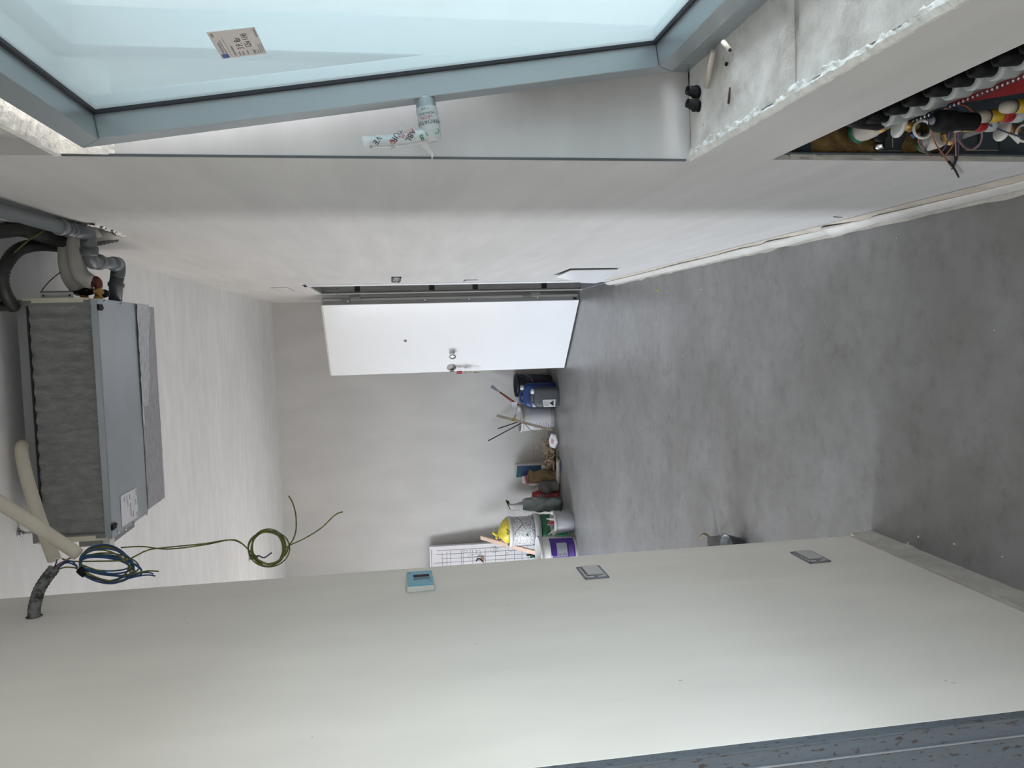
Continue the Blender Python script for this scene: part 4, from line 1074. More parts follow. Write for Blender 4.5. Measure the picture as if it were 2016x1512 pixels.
B().lathe([(.002, -.012), (.010, -.012), (.011, .0), (.013, .008), (.013, .016), (.008, .022)], (0.3787, 1.4400, 0.5785), (-.3, -1, .2), 14).build('drain_cock', M_black, hm)
B().cyl((0.3601, 1.4550, 0.5748), (0.3606, 1.4400, 0.5647), .0085, n=8).build('chrome_nut', M_chrome, hm)
B().tube(spline([(0.3700, 1.3883, 0.5406), (0.3650, 1.3914, 0.5326), (0.3700, 1.3874, 0.5246)], 5), .004, 6).build('blue_clip', M_ink_b, hm)

# thermal actuator hanging on its wires in front
act = thing('valve_actuator', (0.3520, 1.2283, 0.5855), 'loose black valve actuator with its leads lying across the manifold', 'actuator')
a_ = Vector((0.3360, 1.1828, 0.6487)); c_ = Vector((0.3380, 1.1917, 0.5683))
ad = (c_ - a_).normalized()
B().lathe([(.006, -.002), (.0165, 0), (.0185, .006), (.0185, .034), (.0150, .037), (.0150, (c_ - a_).length)], a_, ad, 22).build('body', M_rubber, act)
B().lathe([(.0, -.006), (.005, -.006), (.007, -.002)], a_ + Vector((0, 0, .004)), ad, 12).build('plunger', M_ink_g, act)
for pts, m_ in (([(0.3500, 1.2324, 0.6160), (0.3450, 1.2788, 0.5819), (0.3430, 1.3607, 0.5096), (0.3380, 1.4206, 0.4465), (0.3340, 1.4884, 0.3782), (0.3320, 1.5181, 0.3445)], M_orange_w),
                ([(0.3600, 1.3500, 0.5549), (0.3520, 1.3980, 0.5164), (0.3480, 1.4512, 0.4622), (0.3460, 1.4907, 0.4079), (0.3460, 1.4584, 0.4096), (0.3500, 1.3946, 0.4448), (0.3540, 1.3235, 0.4960), (0.3600, 1.2712, 0.5367)], M_orange_w),
                ([(0.3600, 1.3499, 0.5518), (0.3520, 1.3939, 0.5151), (0.3500, 1.4508, 0.4579), (0.3490, 1.4720, 0.4226), (0.3490, 1.4282, 0.4384), (0.3520, 1.3680, 0.4774), (0.3560, 1.3176, 0.5137)], M_purple_w),
                ([(0.3520, 1.2920, 0.5237), (0.3470, 1.3441, 0.4802), (0.3410, 1.4192, 0.4178), (0.3360, 1.4780, 0.3722), (0.3320, 1.5181, 0.3445)], M_pink_w),
                ([(0.3530, 1.2953, 0.5147), (0.3480, 1.3666, 0.4552), (0.3420, 1.4448, 0.3922), (0.3370, 1.4917, 0.3586), (0.3320, 1.5333, 0.3347)], M_purple_w),
                ([(0.3500, 1.3370, 0.4827), (0.3470, 1.4016, 0.4140), (0.3470, 1.4172, 0.3813), (0.3480, 1.3840, 0.3945), (0.3520, 1.3347, 0.4312), (0.3580, 1.2876, 0.4769), (0.3660, 1.2841, 0.4938)], M_pink_w),
                ([(0.3520, 1.3373, 0.4804), (0.3490, 1.3974, 0.4152), (0.3490, 1.4129, 0.3850), (0.3510, 1.3762, 0.3990), (0.3550, 1.3244, 0.4390), (0.3600, 1.2883, 0.4785)], M_purple_w),
                ([(0.3520, 1.2554, 0.4868), (0.3500, 1.2831, 0.4362), (0.3500, 1.3164, 0.3759), (0.3520, 1.3376, 0.3366), (0.3600, 1.3819, 0.2677)], M_purple_w),
                ([(0.3520, 1.2332, 0.6134), (0.3600, 1.2181, 0.6135), (0.3700, 1.2274, 0.5905), (0.3800, 1.2364, 0.5694), (0.3850, 1.2572, 0.5321), (0.3800, 1.2756, 0.5012)], M_orange_w),
                ([(0.3520, 1.2338, 0.6248), (0.3600, 1.2184, 0.6182), (0.3720, 1.2111, 0.6016), (0.3800, 1.2418, 0.5599), (0.3800, 1.2644, 0.5260)], M_blue_w),
                ([(0.3650, 1.2338, 0.5812), (0.3650, 1.2111, 0.6074), (0.3600, 1.1941, 0.6151), (0.3550, 1.1998, 0.6046)], M_orange_w)):
    B().tube(spline(pts, 6), .0015, 6).build('lead', m_, act)
B().tube(spline([(0.3340, 1.4697, 0.3933), (0.3320, 1.5082, 0.3525), (0.3300, 1.5495, 0.3114), (0.3280, 1.6050, 0.2583)], 5), [.0022] * 15 + [.0008], 6).build('taped_end', M_black, act)
B().tube(spline([(0.3380, 1.4412, 0.4010), (0.3360, 1.4780, 0.3722), (0.3320, 1.5231, 0.3416)], 5), .0023, 6).build('taped_end', M_black, act)

# =================================================================== THINGS LEFT ALONG THE BACK WALL
def loft(b, rows, n=20, noise_a=0, seed=0, nf=8, cap=True):
    """rows: (center, hx, hy, power) horizontal superellipses"""
    vs = []
    for c, hx, hy, pw in rows:
        c = Vector(c)
        for k_ in range(n):
            an = 2 * PI * k_ / n; ca, sa = math.cos(an), math.sin(an)
            x = hx * math.copysign(abs(ca) ** (2 / pw), ca); y = hy * math.copysign(abs(sa) ** (2 / pw), sa)
            p = c + Vector((x, y, 0))
            if noise_a:
                d_ = noise.noise(p * nf + Vector((seed, seed, seed))) + .5 * noise.noise(p * nf * 2.7 + Vector((seed, 0, 0)))
                p += Vector((x, y, 0)).normalized() * d_ * noise_a + Vector((0, 0, d_ * noise_a * .4))
            vs.append(p)
    m_ = len(rows)
    fs = [(i * n + k_, i * n + (k_ + 1) % n, (i + 1) * n + (k_ + 1) % n, (i + 1) * n + k_) for i in range(m_ - 1) for k_ in range(n)]
    if cap: fs += [list(range(n))[::-1], [(m_ - 1) * n + k_ for k_ in range(n)]]
    return b.add(vs, fs, True)

def xy(p, z=0): return Vector((p[0], p[1], z))

def pail(t, c, r0, r1, h, m_body, rim=.006, m_rim=None, floor=.01):
    """open pail: tapering wall with thickness, rolled rim"""
    c = Vector(c)
    B().lathe([(r0 - .004, 0), (r0, .004), (r1, h), (r1 - .003, h), (r0 - .003, floor), (.0005, floor)], c, (0, 0, 1), 32, close=False).lathe([(r0 - .004, 0), (.0005, 0)], c, (0, 0, 1), 32, close=False).build('shell', m_body, t, fix=False)
    B().lathe([(r1 - .001, h - .022), (r1 + rim, h - .020), (r1 + rim, h - .002), (r1 + rim * .5, h + .003), (r1 - .003, h + .001), (r1 - .003, h - .022)], c, (0, 0, 1), 32, close=False).build('rim', m_rim or m_body, t, fix=False)

def handle_wire(t, c, r, z, drop, ang, m_=M_iron, name='bail_handle'):
    c = Vector(c); u_ = Vector((math.cos(ang), math.sin(ang), 0)); w_ = Vector((-u_.y, u_.x, 0))
    pts = [c + u_ * r * math.cos(k_ * PI / 10) + w_ * (r * .95 * math.sin(k_ * PI / 10)) + Vector((0, 0, z - drop * math.sin(k_ * PI / 10))) for k_ in range(11)]
    B().tube(pts, .0022, 6).build(name, m_, t)

def jerrycan(name, c, hw, hd, h, m_, label, rz, cap_m):
    t = thing(name, c, label, 'jerrycan')
    c = Vector(c); R = Matrix.Translation(c) @ Matrix.Rotation(rz, 4, 'Z')
    b = B(); b.M = R
    loft(b, [((0, 0, 0), hw * .92, hd * .92, 4), ((0, 0, .012), hw, hd, 5), ((0, 0, h * .35), hw, hd, 5), ((0, 0, h * .72), hw, hd, 5), ((0, 0, h * .80), hw * .97, hd * .97, 4.5), ((.0, 0, h * .88), hw * .84, hd * .86, 4), ((0, 0, h * .92), hw * .60, hd * .7, 3), ((0, 0, h * .925), hw * .3, hd * .4, 3)], 28)
    b.build('body', m_, t)
    b = B(); b.M = R
    b.tube(spline([(-hw * .55, 0, h * .90), (-hw * .5, 0, h * .985), (0, 0, h * 1.0), (hw * .28, 0, h * .97), (hw * .34, 0, h * .90)], 6), hd * .17, 10)
    b.build('carry_handle', m_, t)
    b = B(); b.M = R
    b.lathe([(.022, 0), (.024, .004), (.024, .026), (.020, .030), (.0, .030)], (hw * .62, -hd * .15, h * .905), (.15, 0, 1), 16)
    b.build('screw_cap', cap_m, t)
    return t, R

# black mortar bucket behind the door leaf
p = Vector((-0.5320, 7.4800, 0.1267)); p = Vector((p.x, 7.475, 0))
t = thing('mortar_bucket', p, 'black mortar bucket standing behind the blue jerrycan, half hidden by the door', 'bucket', None)
pail(t, p, .095, .112, .36, M_bucketblk, .006)
for k_ in range(3): B().lathe([(.1085 - .001 * k_, .330 - .024 * k_), (.116 - .001 * k_, .328 - .024 * k_), (.116 - .001 * k_, .323 - .024 * k_), (.1085 - .001 * k_, .321 - .024 * k_)], p, (0, 0, 1), 32, close=False).build('hoop', M_bucketblk, t, fix=False)
handle_wire(t, p, .114, .32, .12, 3.3, M_silver)
B().lathe([(.106, .29), (.0005, .305)], p, (0, 0, 1), 24, close=False).build('dried_mortar', M_ink, t, fix=False)

# jerrycans
c = Vector((-0.6188, 7.3000, 0.0370))
t, R = jerrycan('jerrycan', (c.x, 7.30, 0), .118, .058, .345, M_bluejc, 'blue plastic jerrycan between the grey jerrycan and black bucket', .0, M_offwhite)
b = B(); b.M = R; b.box(-.115, -.01, -.0605, -.0575, .20, .235); b.build('paper_label', M_label, t)
b = B(); b.M = R
b.lathe([(.022, 0), (.022, .0012), (.012, .0012)], (-.090, -.0575, .185), (0, -1, 0), 20); b.build('round_mark', M_ink_b, t)
c = Vector((-0.6319, 7.1500, 0.0342))
t, R = jerrycan('jerrycan', (c.x, 7.15, 0), .093, .060, .262, M_greyjc, 'dark grey plastic jerrycan with a white hazard label, nearest the door', .0, M_label)
b = B(); b.M = R; b.hexa([(-.090, -.0605, .045), (-.020, -.0615, .04), (-.020, -.0615, .165), (-.090, -.0605, .155)], [(-.090, -.0625, .045), (-.020, -.0635, .04), (-.020, -.0635, .165), (-.090, -.0625, .155)]); lb = b.build('hazard_label', M_label, t)
b = B(); b.M = R; b.prism([(-.083, -.064, .060), (-.028, -.0645, .060), (-.055, -.0642, .102)], (0, -.0008, 0)); b.build('black_triangle', M_ink, lb)
for k_ in range(5):
    b = B(); b.M = R; b.box(-.082, -.028 - .008 * (k_ % 3), -.0648, -.0638, .110 + .009 * k_, .1135 + .009 * k_); b.build('print_line', M_ink_g, lb)

# white paint bucket with tools standing in it
p = Vector((-0.8623, 7.4300, 0.0567)); p = Vector((p.x, 7.43, 0))
t = thing('paint_bucket', p, 'white paint bucket holding iron rods and a chisel, beside the jerrycans', 'bucket')
pail(t, p, .112, .128, .335, M_bucketw, .008)
b = B()
def lbl(u_, v_, r_=1.004):
    an = -PI / 2 + (u_ - .5) * 2.2; z = .04 + .21 * v_; rr_ = (.112 + .016 * z / .335) * r_ + .0008
    return (p.x + rr_ * math.cos(an), p.y + rr_ * math.sin(an), z)
b.grid(lambda u_, v_: lbl(u_, v_), 20, 2); pl_ = b.build('printed_label', M_label, t, fix=False)
for k_ in range(9):
    u0 = .08 + .02 * (k_ % 3); v0_ = .10 + .085 * k_
    b = B().grid(lambda u_, v_: lbl(u0 + u_ * (.22 + .05 * (k_ % 2)), v0_ + v_ * .030, 1.012), 6, 1); b.build('print_line', M_ink_b if k_ == 6 else M_ink_g, pl_, fix=False)
B().lathe([(.121, .31), (.0005, .318)], p, (0, 0, 1), 24, close=False).build('dried_filler', M_gyp, t, fix=False)
handle_wire(t, p, .130, .30, .10, 1.2)
q0, q1, qm = Vector((-0.7128, 7.4400, 0.3650)), Vector((-0.5307, 7.5000, 0.6012)), Vector((-0.5933, 7.4800, 0.5191))
tt = thing('scraper', q0, 'long scraper with red handle and grey blade standing in the white bucket', 'tool')
B().tube([q0 + (q0 - q1) * .5, q0, q0.lerp(q1, .35), qm], [.010, .012, .011, .008], 8).build('red_handle', M_paintred, tt)
B().hexa([qm + Vector((-.009, -.004, 0)), qm + Vector((.009, -.004, .0)), q1 + Vector((.014, -.004, -.012)), q1 + Vector((-.016, -.004, .010))], [qm + Vector((-.009, .004, 0)), qm + Vector((.009, .004, 0)), q1 + Vector((.014, .004, -.012)), q1 + Vector((-.016, .004, .010))]).build('grey_blade', M_ink_g, tt)
for a_, b_, lb in (((-0.9630, 7.5200, 0.5444), (-0.9052, 7.4800, 0.3636), 'short iron rod standing in the white bucket, upper of two'), ((-1.0812, 7.5200, 0.6453), (-0.9336, 7.4600, 0.3626), 'long iron rod standing in the white bucket, lower of two')):
    a_, b_ = Vector(a_), Vector(b_)
    B().tube([b_ + (b_ - a_) * .3, b_, a_], .0055, 8).build('iron_rod', M_iron, label=lb, cat='rod', group='iron rods in the white bucket')
b = B(); q = Vector((-0.7103, 7.3150, 0.3956)); b.hexa([q + Vector((-.03, 0, -.02)), q + Vector((.028, 0, -.022)), q + Vector((.024, .01, .03)), q + Vector((-.028, .01, .028))], [q + Vector((-.03, .003, -.02)), q + Vector((.028, .003, -.022)), q + Vector((.024, .013, .03)), q + Vector((-.028, .013, .028))])
b.build('paper_scrap', M_label, label='white scrap hooked over the rim of the white bucket', cat='scrap')

# batten leaning on that bucket with ochre tape round it
g0 = Vector((-0.9619, 7.2000, 0.0513)); g1 = Vector((-0.8043, 7.2900, 0.5820)); 
tt = thing('wooden_batten', g0, 'weathered wooden batten with ochre tape leaning on the white bucket', 'wood')
B().bar(g0, g1, .034, .024, (0, 1, .1)).build('batten', M_wood, tt)
gt = g0.lerp(g1, .71)
B().bar(gt - (g1 - g0).normalized() * .011, gt + (g1 - g0).normalized() * .011, .038, .028, (0, 1, .1)).bar(gt + Vector((.004, -.018, -.004)), gt + Vector((.05, -.016, -.028)), .014, .004, (0, 0, 1)).build('tape_band', M_tape_y, tt)

# flattened white and red bag
def sheet(name, cpx, l, w_, rz, m_, label, cat, amp=.02, seed=1, tilt=0, thick=.004, zoff=.006, taper=0):
    c = Vector(cpx); R = Matrix.Translation((c.x, c.y, zoff)) @ Matrix.Rotation(rz, 4, 'Z') @ Matrix.Rotation(tilt, 4, 'X')
    t = thing(name, (c.x, c.y, 0), label, cat)
    b = B(); b.M = R
    f_ = lambda u_, v_: (l * (u_ - .5), w_ * (v_ - .5) * (1 - taper * abs(2 * u_ - 1)), amp * (.6 + noise.noise(Vector((u_ * 2.4, v_ * 2, seed)))) * math.sin(PI * v_) ** .5 * math.sin(PI * u_) ** .5)
    b.grid(f_, 18, 10)
    o = b.build('sheet', m_, t, fix=False)
    sm = o.modifiers.new('thick', 'SOLIDIFY'); sm.thickness = thick; sm.offset = 1
    return t, R, f_
t, R, f_ = sheet('crumpled_bag', (-1.0620, 7.1800, 0.0831), .15, .10, -.35, M_label, 'flattened white bag with a red print lying on the floor beside the batten', 'bag', .035, 3, .9, zoff=.05, taper=.5)
b = B(); b.M = R; b.grid(lambda u_, v_: (lambda q_: (q_[0], q_[1], q_[2] + .005))(f_(.35 + .35 * u_, .3 + .42 * v_)), 8, 6); b.build('red_print', M_pinkprint, t, fix=False)

# rope heap, offcuts, scraps
rc = Vector((-1.2387, 7.3600, 0.0957))
t = thing('rope_heap', (rc.x, rc.y, 0), 'tangled heap of tan rope on the floor against the back wall', 'rope')
rnd = random.Random(11)
for k_ in range(9):
    pts = []
    for j in range(16):
        f_ = j / 15
        pts.append((rc.x + .165 * (1 - 2 * abs(((f_ * 2.2 + k_ * .37) % 2) - 1)) * .95 + rnd.uniform(-.02, .02), rc.y + rnd.uniform(-.075, .075), .012 + .11 * rnd.random() * (1 - .5 * abs(2 * f_ - 1))))
    B().tube(spline(pts, 4), .0085, 7).build('strand', M_rope, t)
b = B(); loft(b, [((rc.x - .08, rc.y, .0), .07, .05, 2.2), ((rc.x - .08, rc.y, .04), .075, .055, 2.2), ((rc.x - .085, rc.y + .01, .085), .04, .035, 2.2), ((rc.x - .085, rc.y + .01, .10), .01, .01, 2)], 16, .014, 3, 14)
b.build('grey_rag', M_sack, label='grey crumpled rag lying under the tan rope', cat='rag')
a_, b_ = Vector((-1.0554, 7.3000, 0.1443)), Vector((-1.1940, 7.2400, 0.1090)); a_.z = max(a_.z, .055); b_.z = max(b_.z, .03)
B().bar(a_, b_, .035, .018, (0, .4, 1)).build('wood_offcut', M_wood, label='short pale wood offcut lying on the tan rope', cat='wood')
c0 = Vector((-1.3459, 7.4821, 0.0000))
c0.y = 7.17
R = Matrix.Translation((c0.x, c0.y, 0)) @ Matrix.Rotation(-.12, 4, 'Z')
t = thing('board_offcut', (c0.x, c0.y, 0), 'pale grey board offcut with brown edge lying in front of the rope', 'board')
b = B(); b.M = R; b.box(-.125, .11, -.055, .045, .004, .022); b.build('board', M_slab, t, bevel=.002)
b = B(); b.M = R; b.box(-.126, .111, -.058, -.053, .002, .021).box(.085, .113, -.056, .046, .002, .0225); b.build('brown_edge', M_slab_e, t)
n0 = [(-1.2610, 7.2173, 0.0040), (-1.2486, 7.0808, 0.0040), (-1.3048, 7.0644, 0.0040), (-1.3730, 7.1158, 0.0040), (-1.3427, 7.2259, 0.0040)]
B().prism([Vector(p_) for p_ in n0], (0, 0, .006)).build('dark_sheet', M_navy, label='dark blue offcut lying flat in front of the pale board', cat='sheet')
g_ = Vector((-1.2166, 7.1897, 0.0040))
B().tube([g_ + Vector((.045 * math.cos(k_ * PI / 12), .03 * math.sin(k_ * PI / 12), 0)) for k_ in range(25)], .003, 6).build('green_strap', M_green, label='thin green ring of strapping lying on the floor by the boards', cat='strap')
# thin teal carton against the wall
c0 = Vector((-1.3908, 7.5000, 0.1860)); top = Vector((-1.3833, 7.5200, 0.3855)).z
t = thing('printed_carton', (c0.x, 7.5, 0), 'teal and blue printed carton standing against the back wall', 'carton')
b = B().hexa([(c0.x - .062, 7.46, .02), (c0.x + .062, 7.46, .02), (c0.x + .062, 7.57, .02), (c0.x - .062, 7.57, .02)], [(c0.x - .066, 7.47, top), (c0.x + .062, 7.47, top - .012), (c0.x + .062, 7.57, top - .012), (c0.x - .066, 7.57, top)])
b.build('carton', M_gyp, t, bevel=.002)
B().hexa([(c0.x - .062, 7.4585, .04), (c0.x + .045, 7.4585, .04), (c0.x + .050, 7.4685, top - .02), (c0.x - .066, 7.4685, top - .004)], [(c0.x - .062, 7.4575, .04), (c0.x + .045, 7.4575, .04), (c0.x + .050, 7.4675, top - .02), (c0.x - .066, 7.4675, top - .004)]).build('printed_face', M_teal, t)
b = B(); q = Vector((-1.3745, 7.4000, 0.1633)); loft(b, [((q.x, q.y, .0), .055, .045, 2), ((q.x, q.y, .05), .06, .05, 2), ((q.x + .01, q.y, .10), .045, .035, 2), ((q.x + .02, q.y, .135), .012, .012, 2)], 16, .013, 5, 14)
b.build('clear_bag', M_sackw, label='small whitish plastic bag between the carton and the kraft bag', cat='bag')

def sack(name, c, hx, hy, h, m_, label, seed, lean=(0, 0), top=.35, amp=.014, pinch=True, group=None):
    c = Vector((c[0], c[1], 0)); t = thing(name, c, label, 'bag', group)
    rows = []
    for i in range(12):
        f_ = i / 11
        w_ = 1 + .06 * math.sin(f_ * 5 + seed)
        yy = (1 - (1 - top) * max(0, (f_ - .55) / .45) ** 1.3) * (1 + .10 * math.sin(f_ * 9 + seed * 1.7))
        ww = 1 - (.25 * max(0, (f_ - .7) / .3) if pinch else 0)
        rows.append((c + Vector((lean[0] * f_ ** 1.5, lean[1] * f_ ** 1.5, max(.004, h * f_))), hx * w_ * ww, hy * w_ * yy, 3.2 - f_))
    b = B(); loft(b, rows, 30, amp * 1.5, seed, 13)
    b.build('body', m_, t, fix=True)
    return t
c = Vector((-1.4382, 7.2200, 0.0735))
t = sack('kraft_bag', (c.x, c.y + .06), .070, .065, .27, M_kraft, 'brown kraft paper bag with rolled top beside the rope', 2, (.02, .02), .35, .020)
B().tube(spline([(c.x - .03, c.y + .075, .268), (c.x + .01, c.y + .08, .285), (c.x + .06, c.y + .08, .276)], 5), [.012] * 10 + [.009], 8).build('rolled_top', M_kraft, t)
c = Vector((-1.5174, 7.1400, 0.0773))
t = sack('grey_sack', (c.x, c.y + .07), .055, .065, .205, M_sack, 'dark grey plastic sack between the kraft bag and red bag', 4, (.0, .0), .5, .014)
c2_ = (c.x + .045, c.y + .27)
t = sack('striped_bag', c2_, .05, .05, .325, M_sackw, 'white bag with red stripes standing behind the grey sack', 6, (-.01, .03), .25, .012)
for k_ in range(5):
    z0_ = .225 + .016 * k_
    B().hexa([(c2_[0] - .040, c2_[1] - .047 + .05 * (z0_ - .2), z0_), (c2_[0] + .035, c2_[1] - .047 + .05 * (z0_ - .2), z0_ + .01), (c2_[0] + .035, c2_[1] - .043 + .05 * (z0_ - .2), z0_ + .017), (c2_[0] - .040, c2_[1] - .043 + .05 * (z0_ - .2), z0_ + .007)], [(c2_[0] - .040, c2_[1] - .0, z0_), (c2_[0] + .035, c2_[1] - .0, z0_ + .01), (c2_[0] + .035, c2_[1] - .0, z0_ + .017), (c2_[0] - .040, c2_[1] - .0, z0_ + .007)]).build('red_stripe', M_redprint, t)
c = Vector((-1.6058, 7.1800, 0.0708))
t = sack('red_bag', (c.x, c.y + .10), .042, .07, .25, M_sackr, 'red and white printed bag squeezed beside the grey green plastic bag', 8, (0, .01), .4, .010)
k = B(); write(k, 'SAFO', (c.x - .002, c.y + .022, .165), (0, 0, -1), (1, 0, 0), .05, 1.0); k.build('white_lettering', M_label, t, fix=False)
c = Vector((-1.6747, 7.0600, 0.0633))
t = sack('plastic_bag', (c.x, c.y + .075), .070, .065, .37, M_plasticbag, 'shiny grey green plastic bag standing in front of the wall', 10, (.01, .03), .4, .020)
c3_ = Vector((-1.7693, 7.4200, 0.1692))
t = sack('paper_sack', (c3_.x, 7.42), .068, .055, .475, M_sackw, 'white paper sack with torn brown top behind the plastic bag', 12, (.0, .03), .4, .016)
b = B(); q = Vector((c3_.x + .04, 7.44, .455)); b.grid(lambda u_, v_: (q.x - .05 + .10 * u_ + .01 * math.sin(v_ * 6), q.y - .02 + .05 * v_, q.z + .045 * u_ * (1 - v_) + .012 * noise.noise(Vector((u_ * 4, v_ * 4, 1)))), 10, 6); b.build('torn_top', M_kraft, t, fix=False)
b = B(); write(b, 'CEMENTO', (c3_.x + .0, 7.375, .41), (0, 0, -1), (1, 0, 0), .018, 1.1); b.build('print', M_ink_g, t, fix=False)

# stacked paint buckets with the yellow bag
p = Vector((-1.8712, 7.0000, 0.0068)); p = Vector((p.x, 6.98, 0))
t = thing('green_bucket', p, 'green printed paint bucket with cream rim under the speckled bucket', 'bucket')
B().lathe([(.128, 0), (.132, .004), (.142, .27), (.139, .27), (.129, .01), (.0005, .01)], p, (0, 0, 1), 36, close=False).build('shell', M_bucketg, t, fix=False)
B().lathe([(.140, .250), (.150, .252), (.1515, .307), (.146, .311), (.141, .307), (.141, .255)], p, (0, 0, 1), 36, close=False).build('rim', M_offwhite, t, fix=False)
t = thing('speckled_bucket', p + Vector((0, 0, .26)), 'white speckled paint bucket nested in the green bucket', 'bucket')
pz = p + Vector((.0, 0, .262))
M_speck = mat('speckled_bucket_plastic', (.56, .56, .56), .4, col2=(.33, .33, .34), scale=70, detail=2, lo=.42, hi=.5)
B().lathe([(.124, 0), (.128, .004), (.138, .285), (.134, .285), (.124, .01), (.0005, .01)], pz, (0, 0, 1), 36, close=False).build('shell', M_speck, t, fix=False)
B().lathe([(.136, .255), (.1445, .257), (.1445, .282), (.140, .290), (.133, .287), (.133, .257)], pz, (0, 0, 1), 36, close=False).build('rim', M_bucketw, t, fix=False)
B().lathe([(.130, .048), (.1345, .050), (.1350, .085), (.1310, .087)], pz, (0, 0, 1), 36, close=False).build('dotted_band', mat('dotted_band', (.55, .55, .58), .5, col2=(.10, .11, .16), scale=90, detail=1, lo=.44, hi=.5), t, fix=False)
for k_ in (0, 1): B().lathe([(.129, .012 + .016 * k_), (.1345, .014 + .016 * k_), (.1345, .022 + .016 * k_), (.129, .024 + .016 * k_)], pz, (0, 0, 1), 36, close=False).build('hoop', M_bucketw, t, fix=False)
b = B()
for a0_ in (0,):
    an = -PI / 2 - .06
    def mk(u_, v_): 
        a2 = an + (u_ - .5) * .17; z = .115 + .020 * v_; rr_ = .1335
        return (pz.x + rr_ * math.cos(a2), pz.y + rr_ * math.sin(a2), pz.z + z)
    b.grid(mk, 4, 2)
b.build('green_mark', M_green, t, fix=False)
B().tube(spline([pz + Vector((.138, -.02, .21)), pz + Vector((.10, -.105, .165)), pz + Vector((.03, -.142, .235)), pz + Vector((.0, -.144, .24))], 5), .0022, 6).build('bail_handle', M_iron, t)
yb_ = pz + Vector((.012, 0, .28))
t = thing('yellow_bag', yb_, 'tied yellow plastic bag stuffed into the top of the speckled bucket', 'bag')
b = B(); loft(b, [(yb_ + Vector((0, 0, -.03)), .105, .10, 2), (yb_ + Vector((0, 0, .02)), .118, .11, 2), (yb_ + Vector((-.01, 0, .06)), .095, .09, 2), (yb_ + Vector((-.02, 0, .092)), .045, .045, 2), (yb_ + Vector((-.022, 0, .105)), .014, .014, 2)], 24, .016, 3, 13); b.build('body', M_yellowbag, t)
b = B(); b.tube(spline([yb_ + Vector((-.02, 0, .10)), yb_ + Vector((-.03, -.02, .125)), yb_ + Vector((-.005, -.03, .150)), yb_ + Vector((.02, -.02, .145))], 5), [.014, .012, .010, .011, .013, .012, .010, .010, .012, .014, .016, .012, .010, .008, .006, .004], 8); b.tube(spline([yb_ + Vector((-.02, 0, .10)), yb_ + Vector((-.05, -.02, .12)), yb_ + Vector((-.07, -.03, .115))], 5), [.012] * 10 + [.004], 8); b.build('knot_ears', M_yellowbag, t)
for k_ in range(9):
    q = yb_ + Vector((-.05 + .012 * k_, -.108 + .010 * abs(k_ - 4) * .5, .018 + .010 * math.sin(k_ * 2.1)))
    B().ball(q, .006, .004, .009, 8, 5).build('print_mark', M_ink, t)
for a_, b_, m_, lb in (((-1.9181, 6.9500, 0.6274), (-1.8864, 6.9700, 0.5320), M_sackw, 'white handled paintbrush lying on the speckled bucket, upper of two'), ((-1.9414, 6.9300, 0.6309), (-1.9096, 6.9500, 0.5405), M_pinkprint, 'pink handled paintbrush lying on the speckled bucket, lower of two')):
    a_, b_ = Vector(a_), Vector(b_)
    tt = thing('paintbrush', a_, lb, 'brush', 'paintbrushes on the speckled bucket')
    B().tube([a_ - (b_ - a_) * .15, a_, a_.lerp(b_, .5), b_], [.006, .010, .012, .008], 8).build('brush_handle', m_, tt)
    B().bar(b_, b_ + (b_ - a_) * .55, .036, .012, (1, 0, 0)).build('bristles', M_sack, tt)

# cloudy tub with cartridge nozzles, in front
c = Vector((-1.7351, 6.5878, 0.0000)); c = Vector((c.x, c.y + .085, 0))
t = thing('cloudy_tub', c, 'cloudy plastic tub with silicone nozzles standing in front of the green bucket', 'tub')
pail(t, c, .088, .100, .185, M_clear, .006, M_offwhite)
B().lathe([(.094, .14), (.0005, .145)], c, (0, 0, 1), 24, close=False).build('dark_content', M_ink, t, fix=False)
B().ball(c + Vector((-.095, -.03, .18)), .022, .02, .018, 12, 6).ball(c + Vector((.098, -.02, .185)), .02, .018, .02, 12, 6).build('ear', M_offwhite, t)
def nozzle(c0, c1, lb, r=.011):
    c0, c1 = Vector(c0), Vector(c1); d_ = (c1 - c0)
    tt = thing('cartridge_nozzle', c0, lb, 'nozzle', 'cartridge nozzles in the cloudy tub')
    B().tube([c0, c0 + d_ * .12, c0 + d_ * .16, c1], [.015, .015, r, .003], 12).build('nozzle', M_white, tt)
nozzle(c + Vector((-.055, -.05, .175)), (-1.8294, 6.6200, 0.2381), 'long pale cartridge nozzle leaning left out of the cloudy tub')
nozzle(c + Vector((.035, -.02, .165)), c + Vector((.045, -.02, .245)), 'short white cartridge nozzle sticking up from the middle of the cloudy tub', .013)
nozzle(c + Vector((-.01, .0, .16)), c + Vector((-.02, .01, .232)), 'short white cartridge nozzle behind the long one in the cloudy tub', .010)
B().box(c.x - .01, c.x + .022, c.y - .03, c.y - .01, .15, .225).build('red_tube', M_redprint, label='small red tube standing in the cloudy tub', cat='tube', bevel=.004)

